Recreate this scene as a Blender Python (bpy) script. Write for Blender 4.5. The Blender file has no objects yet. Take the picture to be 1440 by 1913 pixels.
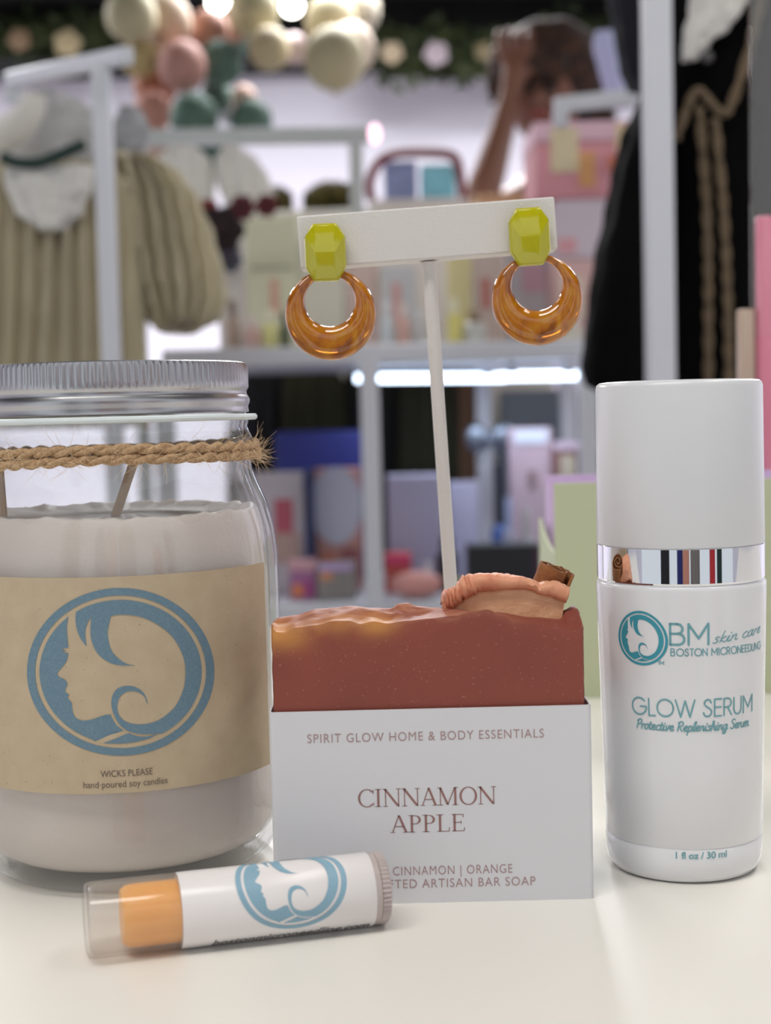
import bpy, bmesh, math, random
from mathutils import Vector, Matrix, noise
from mathutils.geometry import delaunay_2d_cdt

random.seed(7)
SC = bpy.context.scene
COL = SC.collection
PI = math.pi

# ------------------------------------------------------------------ camera
TZ = 0.90                     # table top height
CAMZ = TZ + 0.116
FPX = 2800.0                  # focal length in pixels of the 1440x1913 frame
PITCH, ROLL = math.radians(3.8), math.radians(1.4)
CAM = Vector((0, 0, CAMZ))
F_ = Vector((0, math.cos(PITCH), -math.sin(PITCH)))
U0 = Vector((0, math.sin(PITCH), math.cos(PITCH)))
R0 = Vector((1, 0, 0))
R_ = R0 * math.cos(ROLL) - U0 * math.sin(ROLL)
U_ = R0 * math.sin(ROLL) + U0 * math.cos(ROLL)
cd = bpy.data.cameras.new('camera')
cam = bpy.data.objects.new('camera', cd); COL.objects.link(cam)
m = Matrix((R_, U_, -F_)).transposed().to_4x4(); m.translation = CAM
cam.matrix_world = m
cd.sensor_fit = 'HORIZONTAL'; cd.sensor_width = 36.0
cd.lens = FPX / 1440 * 36.0
cd.clip_start = 0.01; cd.clip_end = 50
cd.dof.use_dof = True; cd.dof.focus_distance = 0.375
cd.dof.aperture_fstop = 18.5
SC.camera = cam

# ------------------------------------------------------------------ light
SC.view_settings.view_transform = 'Standard'; SC.view_settings.look = 'None'
SC.view_settings.gamma = 1.0; SC.view_settings.use_curve_mapping = False
SC.view_settings.exposure = 0.0
SC.cycles.use_denoising = True
SC.cycles.max_bounces = 12; SC.cycles.transparent_max_bounces = 24
SC.cycles.sample_clamp_indirect = 6.0
W = bpy.data.worlds.new('world'); SC.world = W; W.use_nodes = True
W.node_tree.nodes['Background'].inputs[0].default_value = (0.88, 0.94, 1.0, 1)
W.node_tree.nodes['Background'].inputs[1].default_value = 0.80


def area(name, loc, size, power, color=(1, 1, 1), size_y=None, rot=(0, 0, 0)):
    l = bpy.data.lights.new(name, 'AREA'); l.energy = power; l.color = color; l.size = size
    if size_y: l.shape = 'RECTANGLE'; l.size_y = size_y
    o = bpy.data.objects.new(name, l); COL.objects.link(o); o.location = loc; o.rotation_euler = rot
    return o


CEIL = 2.42
PANELS = [(-0.45, -0.25, 1.2, 0.3, 11.5), (0.75, 0.55, 0.3, 1.2, 5.5), (-1.3, 1.6, 0.6, 0.6, 4), (1.2, 1.9, 0.6, 0.6, 4),
          (0.0, 3.75, 0.6, 0.6, 72), (-1.8, 3.9, 0.6, 0.6, 62), (1.8, 3.9, 0.6, 0.6, 62)]
for i, (x, y, sx, sy, pw) in enumerate(PANELS):
    area('ceiling_panel_light', (x, y, CEIL - 0.035), sx, pw, (1.0, 0.965, 0.92) if i < 2 else (0.95, 0.96, 1.0), sy)


# ------------------------------------------------------------------ pixel helpers
def ray(px, py):
    return (F_ * FPX + R_ * (px - 720.0) - U_ * (py - 956.5)).normalized()


def onY(px, py, Y):
    d = ray(px, py); return CAM + d * (Y / d.y)


def onZ(px, py, Z):
    d = ray(px, py); return CAM + d * ((Z - CAM.z) / d.z)


# ------------------------------------------------------------------ materials
def lin(h):
    if isinstance(h, str):
        h = h.lstrip('#'); c = [int(h[i:i + 2], 16) / 255 for i in (0, 2, 4)]
    else:
        c = [v / 255 for v in h]
    return tuple((v / 12.92 if v <= 0.04045 else ((v + 0.055) / 1.055) ** 2.4) for v in c) + (1,)


MATS = {}


def mat(name, col, rough=0.5, metal=0.0, spec=0.5, bump=None, var=None, coat=0.0, sss=0.0, trans=0.0, emit=0.0, sheen=0.0,
        speck=None, ior=None):
    """bump=(scale, strength, distance); var=(scale, other colour, lo, hi); speck=(scale, colour, threshold)"""
    if name in MATS: return MATS[name]
    M = bpy.data.materials.new(name); M.use_nodes = True
    nt = M.node_tree; b = nt.nodes['Principled BSDF']
    c = lin(col)
    b.inputs['Base Color'].default_value = c
    b.inputs['Roughness'].default_value = rough
    b.inputs['Metallic'].default_value = metal
    b.inputs['Specular IOR Level'].default_value = spec
    b.inputs['Coat Weight'].default_value = coat
    b.inputs['Coat Roughness'].default_value = 0.06
    b.inputs['Sheen Weight'].default_value = sheen
    if ior: b.inputs['IOR'].default_value = ior
    if sss:
        b.inputs['Subsurface Weight'].default_value = sss
        b.inputs['Subsurface Radius'].default_value = (0.004, 0.003, 0.0025)
        b.inputs['Subsurface Scale'].default_value = 1.0
    if trans: b.inputs['Transmission Weight'].default_value = trans
    if emit:
        b.inputs['Emission Color'].default_value = c; b.inputs['Emission Strength'].default_value = emit
    tc = nt.nodes.new('ShaderNodeTexCoord')
    src = None
    if var:
        n = nt.nodes.new('ShaderNodeTexNoise'); n.inputs['Scale'].default_value = var[0]; n.inputs['Detail'].default_value = 5
        nt.links.new(tc.outputs['Object'], n.inputs['Vector'])
        r = nt.nodes.new('ShaderNodeMapRange'); r.inputs[1].default_value = var[2]; r.inputs[2].default_value = var[3]
        nt.links.new(n.outputs['Fac'], r.inputs[0])
        x = nt.nodes.new('ShaderNodeMix'); x.data_type = 'RGBA'
        x.inputs[6].default_value = c; x.inputs[7].default_value = lin(var[1])
        nt.links.new(r.outputs[0], x.inputs[0]); src = x.outputs[2]
    if speck:
        n = nt.nodes.new('ShaderNodeTexNoise'); n.inputs['Scale'].default_value = speck[0]; n.inputs['Detail'].default_value = 2
        nt.links.new(tc.outputs['Object'], n.inputs['Vector'])
        r = nt.nodes.new('ShaderNodeMapRange'); r.inputs[1].default_value = speck[2]; r.inputs[2].default_value = speck[2] + 0.06
        nt.links.new(n.outputs['Fac'], r.inputs[0])
        x = nt.nodes.new('ShaderNodeMix'); x.data_type = 'RGBA'
        if src: nt.links.new(src, x.inputs[6])
        else: x.inputs[6].default_value = c
        x.inputs[7].default_value = lin(speck[1])
        nt.links.new(r.outputs[0], x.inputs[0]); src = x.outputs[2]
    if src: nt.links.new(src, b.inputs['Base Color'])
    if bump:
        n = nt.nodes.new('ShaderNodeTexNoise'); n.inputs['Scale'].default_value = bump[0]; n.inputs['Detail'].default_value = 3
        nt.links.new(tc.outputs['Object'], n.inputs['Vector'])
        bp = nt.nodes.new('ShaderNodeBump'); bp.inputs['Strength'].default_value = bump[1]; bp.inputs['Distance'].default_value = bump[2]
        nt.links.new(n.outputs['Fac'], bp.inputs['Height']); nt.links.new(bp.outputs[0], b.inputs['Normal'])
    MATS[name] = M
    return M


def clear(name, tint=(255, 255, 255), milky=0.0, rough=0.02, ior=1.45, milk_col=(235, 230, 225)):
    """thin clear wall: see-through with a fresnel gloss and an optional milky share"""
    if name in MATS: return MATS[name]
    M = bpy.data.materials.new(name); M.use_nodes = True
    nt = M.node_tree; nt.nodes.clear()
    out = nt.nodes.new('ShaderNodeOutputMaterial')
    t = nt.nodes.new('ShaderNodeBsdfTransparent'); t.inputs[0].default_value = lin(tint)
    base = t.outputs[0]
    if milky:
        d = nt.nodes.new('ShaderNodeBsdfDiffuse'); d.inputs[0].default_value = lin(milk_col)
        tl = nt.nodes.new('ShaderNodeBsdfTranslucent'); tl.inputs[0].default_value = lin(milk_col)
        mm = nt.nodes.new('ShaderNodeMixShader'); mm.inputs[0].default_value = 0.5
        nt.links.new(d.outputs[0], mm.inputs[1]); nt.links.new(tl.outputs[0], mm.inputs[2])
        m1 = nt.nodes.new('ShaderNodeMixShader'); m1.inputs[0].default_value = milky
        nt.links.new(base, m1.inputs[1]); nt.links.new(mm.outputs[0], m1.inputs[2]); base = m1.outputs[0]
    g = nt.nodes.new('ShaderNodeBsdfGlossy'); g.inputs['Roughness'].default_value = rough
    fr = nt.nodes.new('ShaderNodeFresnel')
    ge = nt.nodes.new('ShaderNodeNewGeometry'); mi = nt.nodes.new('ShaderNodeMix')
    mi.inputs[2].default_value = ior; mi.inputs[3].default_value = 1.0 / ior     # same gloss from inside and outside the wall
    nt.links.new(ge.outputs['Backfacing'], mi.inputs[0]); nt.links.new(mi.outputs[0], fr.inputs[0])
    m2 = nt.nodes.new('ShaderNodeMixShader')
    nt.links.new(fr.outputs[0], m2.inputs[0]); nt.links.new(base, m2.inputs[1]); nt.links.new(g.outputs[0], m2.inputs[2])
    nt.links.new(m2.outputs[0], out.inputs[0])
    MATS[name] = M
    return M


# ------------------------------------------------------------------ mesh builder
ORI = {}


class MB:
    def __init__(s): s.v = []; s.f = []

    def add(s, vs, fs):
        o = len(s.v); s.v += [Vector(v) for v in vs]; s.f += [tuple(i + o for i in f) for f in fs]; return s

    def box(s, lo, hi):
        x0, y0, z0 = lo; x1, y1, z1 = hi
        return s.add([(x0, y0, z0), (x1, y0, z0), (x1, y1, z0), (x0, y1, z0), (x0, y0, z1), (x1, y0, z1), (x1, y1, z1), (x0, y1, z1)],
                     [(0, 3, 2, 1), (4, 5, 6, 7), (0, 1, 5, 4), (1, 2, 6, 5), (2, 3, 7, 6), (3, 0, 4, 7)])

    def bar(s, a, b, w, h=None, up=Vector((0, 0, 1))):
        """rectangular bar from a to b"""
        h = h or w; a, b = Vector(a), Vector(b); d = (b - a).normalized()
        if abs(d.dot(up)) > 0.95: up = Vector((0, 1, 0))
        x = d.cross(up).normalized(); y = x.cross(d)
        vs = []
        for p in (a, b):
            for sx, sy in ((-1, -1), (1, -1), (1, 1), (-1, 1)): vs.append(p + x * sx * w / 2 + y * sy * h / 2)
        return s.add(vs, [(0, 3, 2, 1), (4, 5, 6, 7), (0, 1, 5, 4), (1, 2, 6, 5), (2, 3, 7, 6), (3, 0, 4, 7)])

    def tube(s, pts, r, n=10, closed=False, caps=True):
        pts = [Vector(p) for p in pts]; N = len(pts); vs = []; fs = []
        rr = r if isinstance(r, (list, tuple)) else [r] * N
        prev = None
        for i, p in enumerate(pts):
            a = pts[(i - 1) % N] if (closed or i > 0) else p
            b = pts[(i + 1) % N] if (closed or i < N - 1) else p
            d = (b - a).normalized()
            if prev is None:
                u = Vector((0, 0, 1)) if abs(d.z) < 0.9 else Vector((0, 1, 0))
                x = d.cross(u).normalized()
            else:
                x = (prev - d * prev.dot(d)).normalized()
            prev = x; y = d.cross(x)
            for k in range(n):
                t = 2 * PI * k / n; vs.append(p + (x * math.cos(t) + y * math.sin(t)) * rr[i])
        M = N if closed else N - 1
        for i in range(M):
            j = (i + 1) % N
            for k in range(n):
                l = (k + 1) % n; fs.append((i * n + k, i * n + l, j * n + l, j * n + k))
        if caps and not closed:
            fs.append(tuple(range(n - 1, -1, -1))); fs.append(tuple((N - 1) * n + k for k in range(n)))
        return s.add(vs, fs)

    def lathe(s, prof, c, n=64, axis=None, xdir=None):
        """prof: (r, h) pairs; c base centre; axis unit vector"""
        c = Vector(c); ax = Vector(axis) if axis else Vector((0, 0, 1))
        if xdir is None:
            xd = Vector((1, 0, 0)) if abs(ax.x) < 0.9 else Vector((0, 1, 0))
        else: xd = Vector(xdir)
        xd = (xd - ax * xd.dot(ax)).normalized(); yd = ax.cross(xd)
        vs = []; fs = []; P = len(prof)
        for (r, h) in prof:
            r = max(r, 1e-6)
            for k in range(n):
                t = 2 * PI * k / n; vs.append(c + ax * h + (xd * math.cos(t) + yd * math.sin(t)) * r)
        for i in range(P - 1):
            for k in range(n):
                l = (k + 1) % n; fs.append((i * n + k, i * n + l, (i + 1) * n + l, (i + 1) * n + k))
        return s.add(vs, fs)

    def ell(s, c, r, n=20, m=12, f=None):
        c = Vector(c); r = r if isinstance(r, (tuple, list, Vector)) else (r, r, r)
        vs = []; fs = []
        for i in range(m + 1):
            p = PI * i / m
            for k in range(n):
                t = 2 * PI * k / n
                q = Vector((math.sin(p) * math.cos(t), math.sin(p) * math.sin(t), math.cos(p)))
                k_ = f(q) if f else 1.0
                vs.append(c + Vector((q.x * r[0], q.y * r[1], q.z * r[2])) * k_)
        for i in range(m):
            for k in range(n):
                l = (k + 1) % n; fs.append((i * n + k, (i + 1) * n + k, (i + 1) * n + l, i * n + l))
        return s.add(vs, fs)

    def grid(s, rows, closed_u=False, flip=False):
        """rows: list of equally long point lists"""
        n = len(rows[0]); vs = [p for r in rows for p in r]; fs = []
        for i in range(len(rows) - 1):
            for k in range(n if closed_u else n - 1):
                l = (k + 1) % n
                q = (i * n + k, i * n + l, (i + 1) * n + l, (i + 1) * n + k)
                fs.append(q[::-1] if flip else q)
        return s.add(vs, fs)

    def prism(s, poly, y0, y1):
        """poly: (x, z) outline, extruded along y"""
        n = len(poly)
        vs = [(x, y0, z) for x, z in poly] + [(x, y1, z) for x, z in poly]
        fs = [tuple(range(n)), tuple(range(2 * n - 1, n - 1, -1))]
        for k in range(n):
            l = (k + 1) % n; fs.append((k, k + n, l + n, l))
        return s.add(vs, fs)

    def build(s, name, material, parent=None, bevel=0.0, smooth=35, weld=False, subsurf=0, origin=None):
        if parent is not None: o0 = ORI[parent]
        elif origin is not None: o0 = Vector(origin)
        else:
            xs = [v.x for v in s.v]; ys = [v.y for v in s.v]; zs = [v.z for v in s.v]
            o0 = Vector(((min(xs) + max(xs)) / 2, (min(ys) + max(ys)) / 2, min(zs)))
        me = bpy.data.meshes.new(name)
        me.from_pydata([tuple(v - o0) for v in s.v], [], s.f)
        bm = bmesh.new(); bm.from_mesh(me)
        if weld: bmesh.ops.remove_doubles(bm, verts=bm.verts, dist=1e-6)
        bmesh.ops.recalc_face_normals(bm, faces=bm.faces)
        bm.to_mesh(me); bm.free()
        me.materials.append(material)
        if smooth:
            me.polygons.foreach_set('use_smooth', [True] * len(me.polygons))
            me.set_sharp_from_angle(angle=math.radians(smooth))
        o = bpy.data.objects.new(name, me); COL.objects.link(o)
        if parent is not None: o.parent = parent
        else: o.location = o0
        ORI[o] = o0
        if bevel:
            b = o.modifiers.new('edge', 'BEVEL'); b.width = bevel; b.segments = 3; b.limit_method = 'ANGLE'
        if subsurf:
            b = o.modifiers.new('smooth', 'SUBSURF'); b.levels = b.render_levels = subsurf
        return o


def thing(name, label, cat, loc, group=None):
    o = bpy.data.objects.new(name, None); COL.objects.link(o); o.location = loc; ORI[o] = Vector(loc)
    o.empty_display_size = 0.02
    return tag(o, label, cat, group)


def tag(o, label, cat, group=None, kind=None):
    o['label'] = label; o['category'] = cat
    if group: o['group'] = group
    if kind: o['kind'] = kind
    return o


def struct(o, label=None, cat=None):
    o['kind'] = 'structure'
    if label: o['label'] = label
    if cat: o['category'] = cat
    return o


# ------------------------------------------------------------------ 2-D lettering
def cat_rom(p, k=5):
    if len(p) < 3: return list(p)
    q = [p[0]] + list(p) + [p[-1]]; out = []
    for i in range(1, len(q) - 2):
        for j in range(k):
            t = j / k; a, b, c, d = q[i - 1:i + 3]
            out.append(tuple(0.5 * ((2 * b[m]) + (-a[m] + c[m]) * t + (2 * a[m] - 5 * b[m] + 4 * c[m] - d[m]) * t * t
                                    + (-a[m] + 3 * b[m] - 3 * c[m] + d[m]) * t ** 3) for m in (0, 1)))
    out.append(tuple(p[-1])); return out


def arc(cx, cy, rx, ry, a0, a1, n=14):
    return [(cx + rx * math.cos(math.radians(a0 + (a1 - a0) * i / n)), cy + ry * math.sin(math.radians(a0 + (a1 - a0) * i / n))) for i in range(n + 1)]


GEO = {  # geometric capitals, height 1: (strokes, advance)
    'B': ([[(0, 0), (0, 1)], [(0, 1), (.3, 1)] + arc(.3, .765, .23, .235, 90, -90, 8) + [(0, .53)], [(0, .53), (.34, .53)] + arc(.34, .265, .26, .265, 90, -90, 8) + [(0, 0)]], .78),
    'M': ([[(0, 0), (0, 1), (.43, .3), (.86, 1), (.86, 0)]], 1.06),
    'G': ([arc(.5, .5, .5, .5, 42, 360, 26) + [(.58, .5)]], 1.14),
    'L': ([[(0, 1), (0, 0), (.42, 0)]], .52),
    'O': ([arc(.5, .5, .5, .5, 0, 360, 28)], 1.12),
    'W': ([[(0, 1), (.3, 0), (.58, .95), (.86, 0), (1.16, 1)]], 1.28),
    'S': ([cat_rom([(.47, .8), (.42, .93), (.26, 1), (.09, .9), (.07, .72), (.2, .58), (.4, .45), (.5, .28), (.43, .08), (.25, 0), (.07, .07), (0, .23)])], .68),
    'E': ([[(.46, 1), (0, 1), (0, 0), (.46, 0)], [(0, .52), (.44, .52)]], .62),
    'R': ([[(0, 0), (0, 1), (.26, 1)] + arc(.26, .74, .25, .26, 90, -90, 8) + [(0, .48)], [(.26, .48), (.53, 0)]], .7),
    'U': ([[(0, 1), (0, .34)] + arc(.29, .34, .29, .34, 180, 360, 10) + [(.58, 1)]], .76),
    'T': ([[(0, 1), (.5, 1)], [(.25, 1), (.25, 0)]], .6),
    'N': ([[(0, 0), (0, 1), (.66, 0), (.66, 1)]], .84),
    'I': ([[(0, 0), (0, 1)]], .2),
    'C': ([arc(.5, .5, .5, .5, 45, 315, 22)], .96),
    'D': ([[(0, 0), (0, 1), (.22, 1)] + arc(.22, .5, .48, .5, 90, -90, 12) + [(0, 0)]], .84),
    ' ': ([], .38)}
_a = [(.75, .9), (.45, 1), (.1, .7), (.05, .3), (.3, 0), (.6, .3), (.78, .95)]
SCR = {  # joined script, x-height 1
    'a': ([_a + [(.75, .2), (.95, 0), (1.1, .15)]], 1.05),
    'c': ([[(.7, .8), (.45, 1), (.1, .65), (.1, .25), (.4, 0), (.8, .2)]], .78),
    'e': ([[(0, .4), (.4, .5), (.6, .8), (.4, 1), (.12, .7), (.12, .25), (.4, 0), (.8, .2)]], .78),
    'g': ([_a + [(.72, -.4), (.4, -.8), (.15, -.6), (.5, -.15), (1, .15)]], .98),
    'h': ([[(0, .1), (.3, 1.2), (.35, 1.75), (.2, 1.8), (.12, 1.3), (.1, 0)], [(.1, .4), (.4, .95), (.62, .9), (.62, .2), (.8, 0), (.98, .15)]], .93),
    'i': ([[(0, .3), (.15, .95), (.13, .2), (.3, 0), (.5, .15)], [(.2, 1.35), (.25, 1.42)]], .45),
    'k': ([[(.1, 1.9), (.1, 0)], [(.55, .95), (.12, .45), (.6, 0), (.8, .12)]], .75),
    'l': ([[(0, .1), (.3, 1.2), (.35, 1.75), (.2, 1.8), (.12, 1.3), (.12, .2), (.3, 0), (.5, .15)]], .45),
    'm': ([[(.05, .95), (.1, 0)], [(.1, .5), (.35, .98), (.5, .85), (.5, 0)], [(.5, .5), (.78, .98), (.93, .85), (.93, .2), (1.08, 0), (1.25, .15)]], 1.2),
    'n': ([[(.05, .95), (.1, 0)], [(.1, .5), (.38, .98), (.58, .85), (.58, .2), (.75, 0), (.92, .15)]], .88),
    'o': ([[(.45, 1), (.12, .75), (.1, .25), (.4, 0), (.7, .3), (.68, .8), (.45, 1), (.7, .85), (.95, .9)]], .9),
    'p': ([[(.1, .95), (.08, -.8)], [(.1, .6), (.4, 1), (.7, .75), (.65, .25), (.35, 0), (.12, .2)], [(.5, .05), (.9, .15)]], .88),
    'r': ([[(.05, .95), (.1, 0)], [(.1, .5), (.3, .95), (.55, .9)]], .6),
    's': ([[(.6, .85), (.35, 1), (.15, .75), (.55, .35), (.35, 0), (.05, .12)]], .7),
    't': ([[(.15, 1.5), (.12, .25), (.3, 0), (.5, .15)], [(-.1, 1), (.5, 1.05)]], .5),
    'u': ([[(.05, .95), (.08, .25), (.3, 0), (.6, .3), (.65, .95), (.65, .2), (.8, 0), (.98, .15)]], .93),
    'v': ([[(.05, .95), (.3, 0), (.6, .95), (.8, .9)]], .75),
    'P': ([[(.2, 1.7), (.1, 0)], [(0, 1.5), (.4, 1.85), (.85, 1.6), (.75, 1.05), (.2, .85)]], .95),
    'R': ([[(.2, 1.7), (.1, 0)], [(0, 1.5), (.4, 1.85), (.85, 1.6), (.75, 1.05), (.2, .88)], [(.35, .88), (.7, .2), (1, 0)]], 1.08),
    'S': ([[(.85, 1.6), (.55, 1.85), (.2, 1.6), (.3, 1.2), (.75, .8), (.7, .2), (.35, 0), (0, .25)]], 1.0),
    ' ': ([], .55)}


def lay(text, font, track=0.0, smooth=False, slant=0.0):
    """strokes of a text line in font units, and its width"""
    x = 0; out = []
    for ch in text:
        st, adv = font[ch]
        for s_ in st:
            p = cat_rom(s_) if smooth else s_
            out.append([(x + a + slant * b, b) for a, b in p])
        x += adv + track
    return out


def ribbons(mb, strokes, width, fmap, step=0.0006):
    """strokes already in surface metres"""
    for st in strokes:
        pts = [st[0]]
        for a, b in zip(st, st[1:]):
            L = math.hypot(b[0] - a[0], b[1] - a[1]); k = max(1, int(L / step))
            pts += [(a[0] + (b[0] - a[0]) * i / k, a[1] + (b[1] - a[1]) * i / k) for i in range(1, k + 1)]
        h = width / 2
        for a, b in zip(pts, pts[1:]):
            dx, dy = b[0] - a[0], b[1] - a[1]; L = math.hypot(dx, dy) or 1
            nx, ny = -dy / L * h, dx / L * h
            mb.add([fmap(a[0] + nx, a[1] + ny), fmap(a[0] - nx, a[1] - ny), fmap(b[0] - nx, b[1] - ny), fmap(b[0] + nx, b[1] + ny)], [(0, 1, 2, 3)])
        for p in pts:
            mb.add([fmap(p[0] + h * math.cos(t * PI / 4), p[1] + h * math.sin(t * PI / 4)) for t in range(8)], [tuple(range(8))])


def fit(strokes, u0, u1, v0, hscale):
    xs = [p[0] for s_ in strokes for p in s_]; a, b = min(xs), max(xs); k = (u1 - u0) / (b - a)
    return [[(u0 + (x - a) * k, v0 + y * hscale) for x, y in s_] for s_ in strokes]


def fill(mb, loops, fmap, cell):
    """flat shape bounded by loops (even-odd) laid on a surface, cut fine enough to follow it"""
    vs = []; es = []
    for lp in loops:
        o = len(vs); vs += [Vector(p) for p in lp]; es += [(o + i, o + (i + 1) % len(lp)) for i in range(len(lp))]
    xs = [v.x for v in vs]; ys = [v.y for v in vs]

    def inside(x, y):
        c = False
        for lp in loops:
            for i in range(len(lp)):
                (xa, ya), (xb, yb) = lp[i - 1], lp[i]
                if (ya > y) != (yb > y) and x < (xb - xa) * (y - ya) / (yb - ya) + xa: c = not c
        return c
    x = min(xs)
    while x < max(xs):
        y = min(ys)
        while y < max(ys):
            if inside(x, y): vs.append(Vector((x + random.uniform(-.1, .1) * cell, y + random.uniform(-.1, .1) * cell)))
            y += cell
        x += cell
    r = delaunay_2d_cdt(vs, es, [], 0, 1e-7)
    fs = [f for f in r[2] if inside(sum(r[0][i].x for i in f) / len(f), sum(r[0][i].y for i in f) / len(f))]
    mb.add([fmap(p.x, p.y) for p in r[0]], fs)


def type_on(mb, text, u0, u1, v0, cap, fmap, track=1.0, weight=0.0, shear=0.0, step=0.0008):
    """set text in the built-in face between u0 and u1, capitals cap high, baseline v0"""
    cu = bpy.data.curves.new('lettering_source', 'FONT'); cu.body = text; cu.space_character = track; cu.offset = weight; cu.shear = shear
    cu.resolution_u = 4
    ob = bpy.data.objects.new('lettering_source', cu); COL.objects.link(ob)
    dg = bpy.context.evaluated_depsgraph_get(); me = bpy.data.meshes.new_from_object(ob.evaluated_get(dg))
    cu2 = bpy.data.curves.new('cap_source', 'FONT'); cu2.body = 'H'; ob2 = bpy.data.objects.new('cap_source', cu2); COL.objects.link(ob2)
    dg = bpy.context.evaluated_depsgraph_get(); me2 = bpy.data.meshes.new_from_object(ob2.evaluated_get(dg))
    ch = max(v.co.y for v in me2.vertices)
    for o_, c_, m_ in ((ob, cu, None), (ob2, cu2, me2)):
        bpy.data.objects.remove(o_); bpy.data.curves.remove(c_)
        if m_: bpy.data.meshes.remove(m_)
    bm = bmesh.new(); bm.from_mesh(me); bpy.data.meshes.remove(me)
    xa = min(v.co.x for v in bm.verts); xb = max(v.co.x for v in bm.verts); k = (u1 - u0) / (xb - xa); ky = cap / ch
    for v in bm.verts: v.co = Vector((u0 + (v.co.x - xa) * k, v0 + v.co.y * ky, 0))
    u = u0 + step
    while u < u1:
        bmesh.ops.bisect_plane(bm, geom=bm.verts[:] + bm.edges[:] + bm.faces[:], dist=1e-8, plane_co=(u, 0, 0), plane_no=(1, 0, 0)); u += step
    bm.verts.index_update()
    mb.add([fmap(v.co.x, v.co.y) for v in bm.verts], [tuple(v.index for v in f.verts) for f in bm.faces])
    bm.free()


# ------------------------------------------------------------------ surfaces that carry print
class Cyl:
    """upright cylinder; u = arc length to the right from the camera-facing line, v = height"""
    def __init__(s, c, rad): s.c = Vector(c); s.rad = rad if callable(rad) else (lambda z: rad)

    def hit(s, px, py):
        d = ray(px, py); z = s.c.z + 0.05
        for _ in range(6):
            r = s.rad(z); ox, oy = CAM.x - s.c.x, CAM.y - s.c.y
            A = d.x ** 2 + d.y ** 2; B = ox * d.x + oy * d.y; C = ox * ox + oy * oy - r * r
            D = max(B * B - A * C, 0.0); t = (-B - math.sqrt(D)) / A; p = CAM + d * t; z = p.z
        return r * math.atan2(p.x - s.c.x, -(p.y - s.c.y)), p.z

    def map(s, off, rref):
        def f(u, v):
            th = u / rref; r = s.rad(v) + off
            return Vector((s.c.x + r * math.sin(th), s.c.y - r * math.cos(th), v))
        return f


# ------------------------------------------------------------------ the emblem: a woman's profile inside a double ring
def tr(pts): return [(30 + x / 3.692, 1080 + y / 3.692) for x, y in pts]


def ellp(rx, ry, a0, a1, n):
    return [(721 + rx * math.cos(math.radians(a0 + (a1 - a0) * i / n)), 646 + ry * math.sin(math.radians(a0 + (a1 - a0) * i / n))) for i in range(n + 1)]


def ang3(x, y): return math.degrees(math.atan2((y - 646) / 496, (x - 721) / 558))


FACE = cat_rom([(362, 262), (352, 320), (352, 380), (358, 440), (362, 478)], 4) + [(345, 484), (316, 480), (336, 497), (352, 500), (318, 508), (345, 515), (362, 520)] + \
    cat_rom([(362, 520), (350, 570), (330, 600), (300, 635), (286, 658), (300, 682), (330, 695), (350, 715), (353, 740), (340, 770), (347, 790), (368, 803)], 4) + \
    cat_rom([(356, 818), (364, 836), (385, 860), (388, 900), (398, 940), (420, 968), (460, 982), (510, 978), (560, 962), (610, 945), (652, 940)], 4) + \
    cat_rom([(660, 960), (690, 1010), (740, 1050)], 4) + [(545, 1125)] + \
    ellp(558, 496, ang3(545, 1125), ang3(362, 262) + 360, 40)[1:-1]
HAIR = ellp(558, 496, ang3(413, 228), 59, 60) + \
    cat_rom([(930, 1075), (860, 1075), (790, 1060), (740, 1035), (700, 990), (670, 930), (658, 870), (665, 810), (695, 765), (745, 745), (800, 745), (850, 765), (885, 800), (903, 840), (903, 872)], 4) + \
    cat_rom([(890, 825), (860, 795), (820, 780), (780, 780), (740, 795), (710, 830), (698, 880), (705, 930), (730, 970), (770, 995), (830, 1008), (900, 1005), (970, 985),
             (1040, 940), (1100, 880), (1145, 790), (1165, 700), (1165, 600), (1140, 510), (1090, 420), (1020, 350), (930, 295), (840, 262), (750, 252), (690, 254), (655, 262)], 3) + \
    cat_rom([(640, 320), (632, 380), (640, 440), (660, 500), (700, 550), (760, 590), (825, 604)], 4) + \
    cat_rom([(740, 602), (670, 592), (600, 555), (550, 500), (520, 430), (513, 370), (515, 310), (518, 266)], 4) + \
    cat_rom([(495, 305), (480, 350), (478, 400), (483, 440), (488, 472)], 4) + cat_rom([(450, 425), (425, 370), (412, 310), (410, 260)], 4)
LENS = cat_rom([(775, 1068), (830, 1088), (900, 1092), (985, 1072)], 4) + cat_rom([(920, 1105), (820, 1130), (720, 1140), (598, 1138)], 4) + [(690, 1105)]
RING = [ellp(645, 578, 0, 360, 96)[:-1], ellp(588, 527, 0, 360, 96)[:-1]]
EMBLEM = [[tr(l) for l in RING], [tr(FACE)], [tr(HAIR)], [tr(LENS)]]

# ------------------------------------------------------------------ common materials
WHITE = mat('white_metal_paint', (204, 206, 214), 0.4)
WALL = mat('white_wall_paint', (236, 232, 243), 0.8)
BLACK = mat('black_ceiling_paint', (10, 10, 12), 0.9)
LAM = mat('white_laminate', (236, 233, 226), 0.32, spec=0.4, var=(3.0, (232, 229, 222), 0.3, 0.7))

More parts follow.
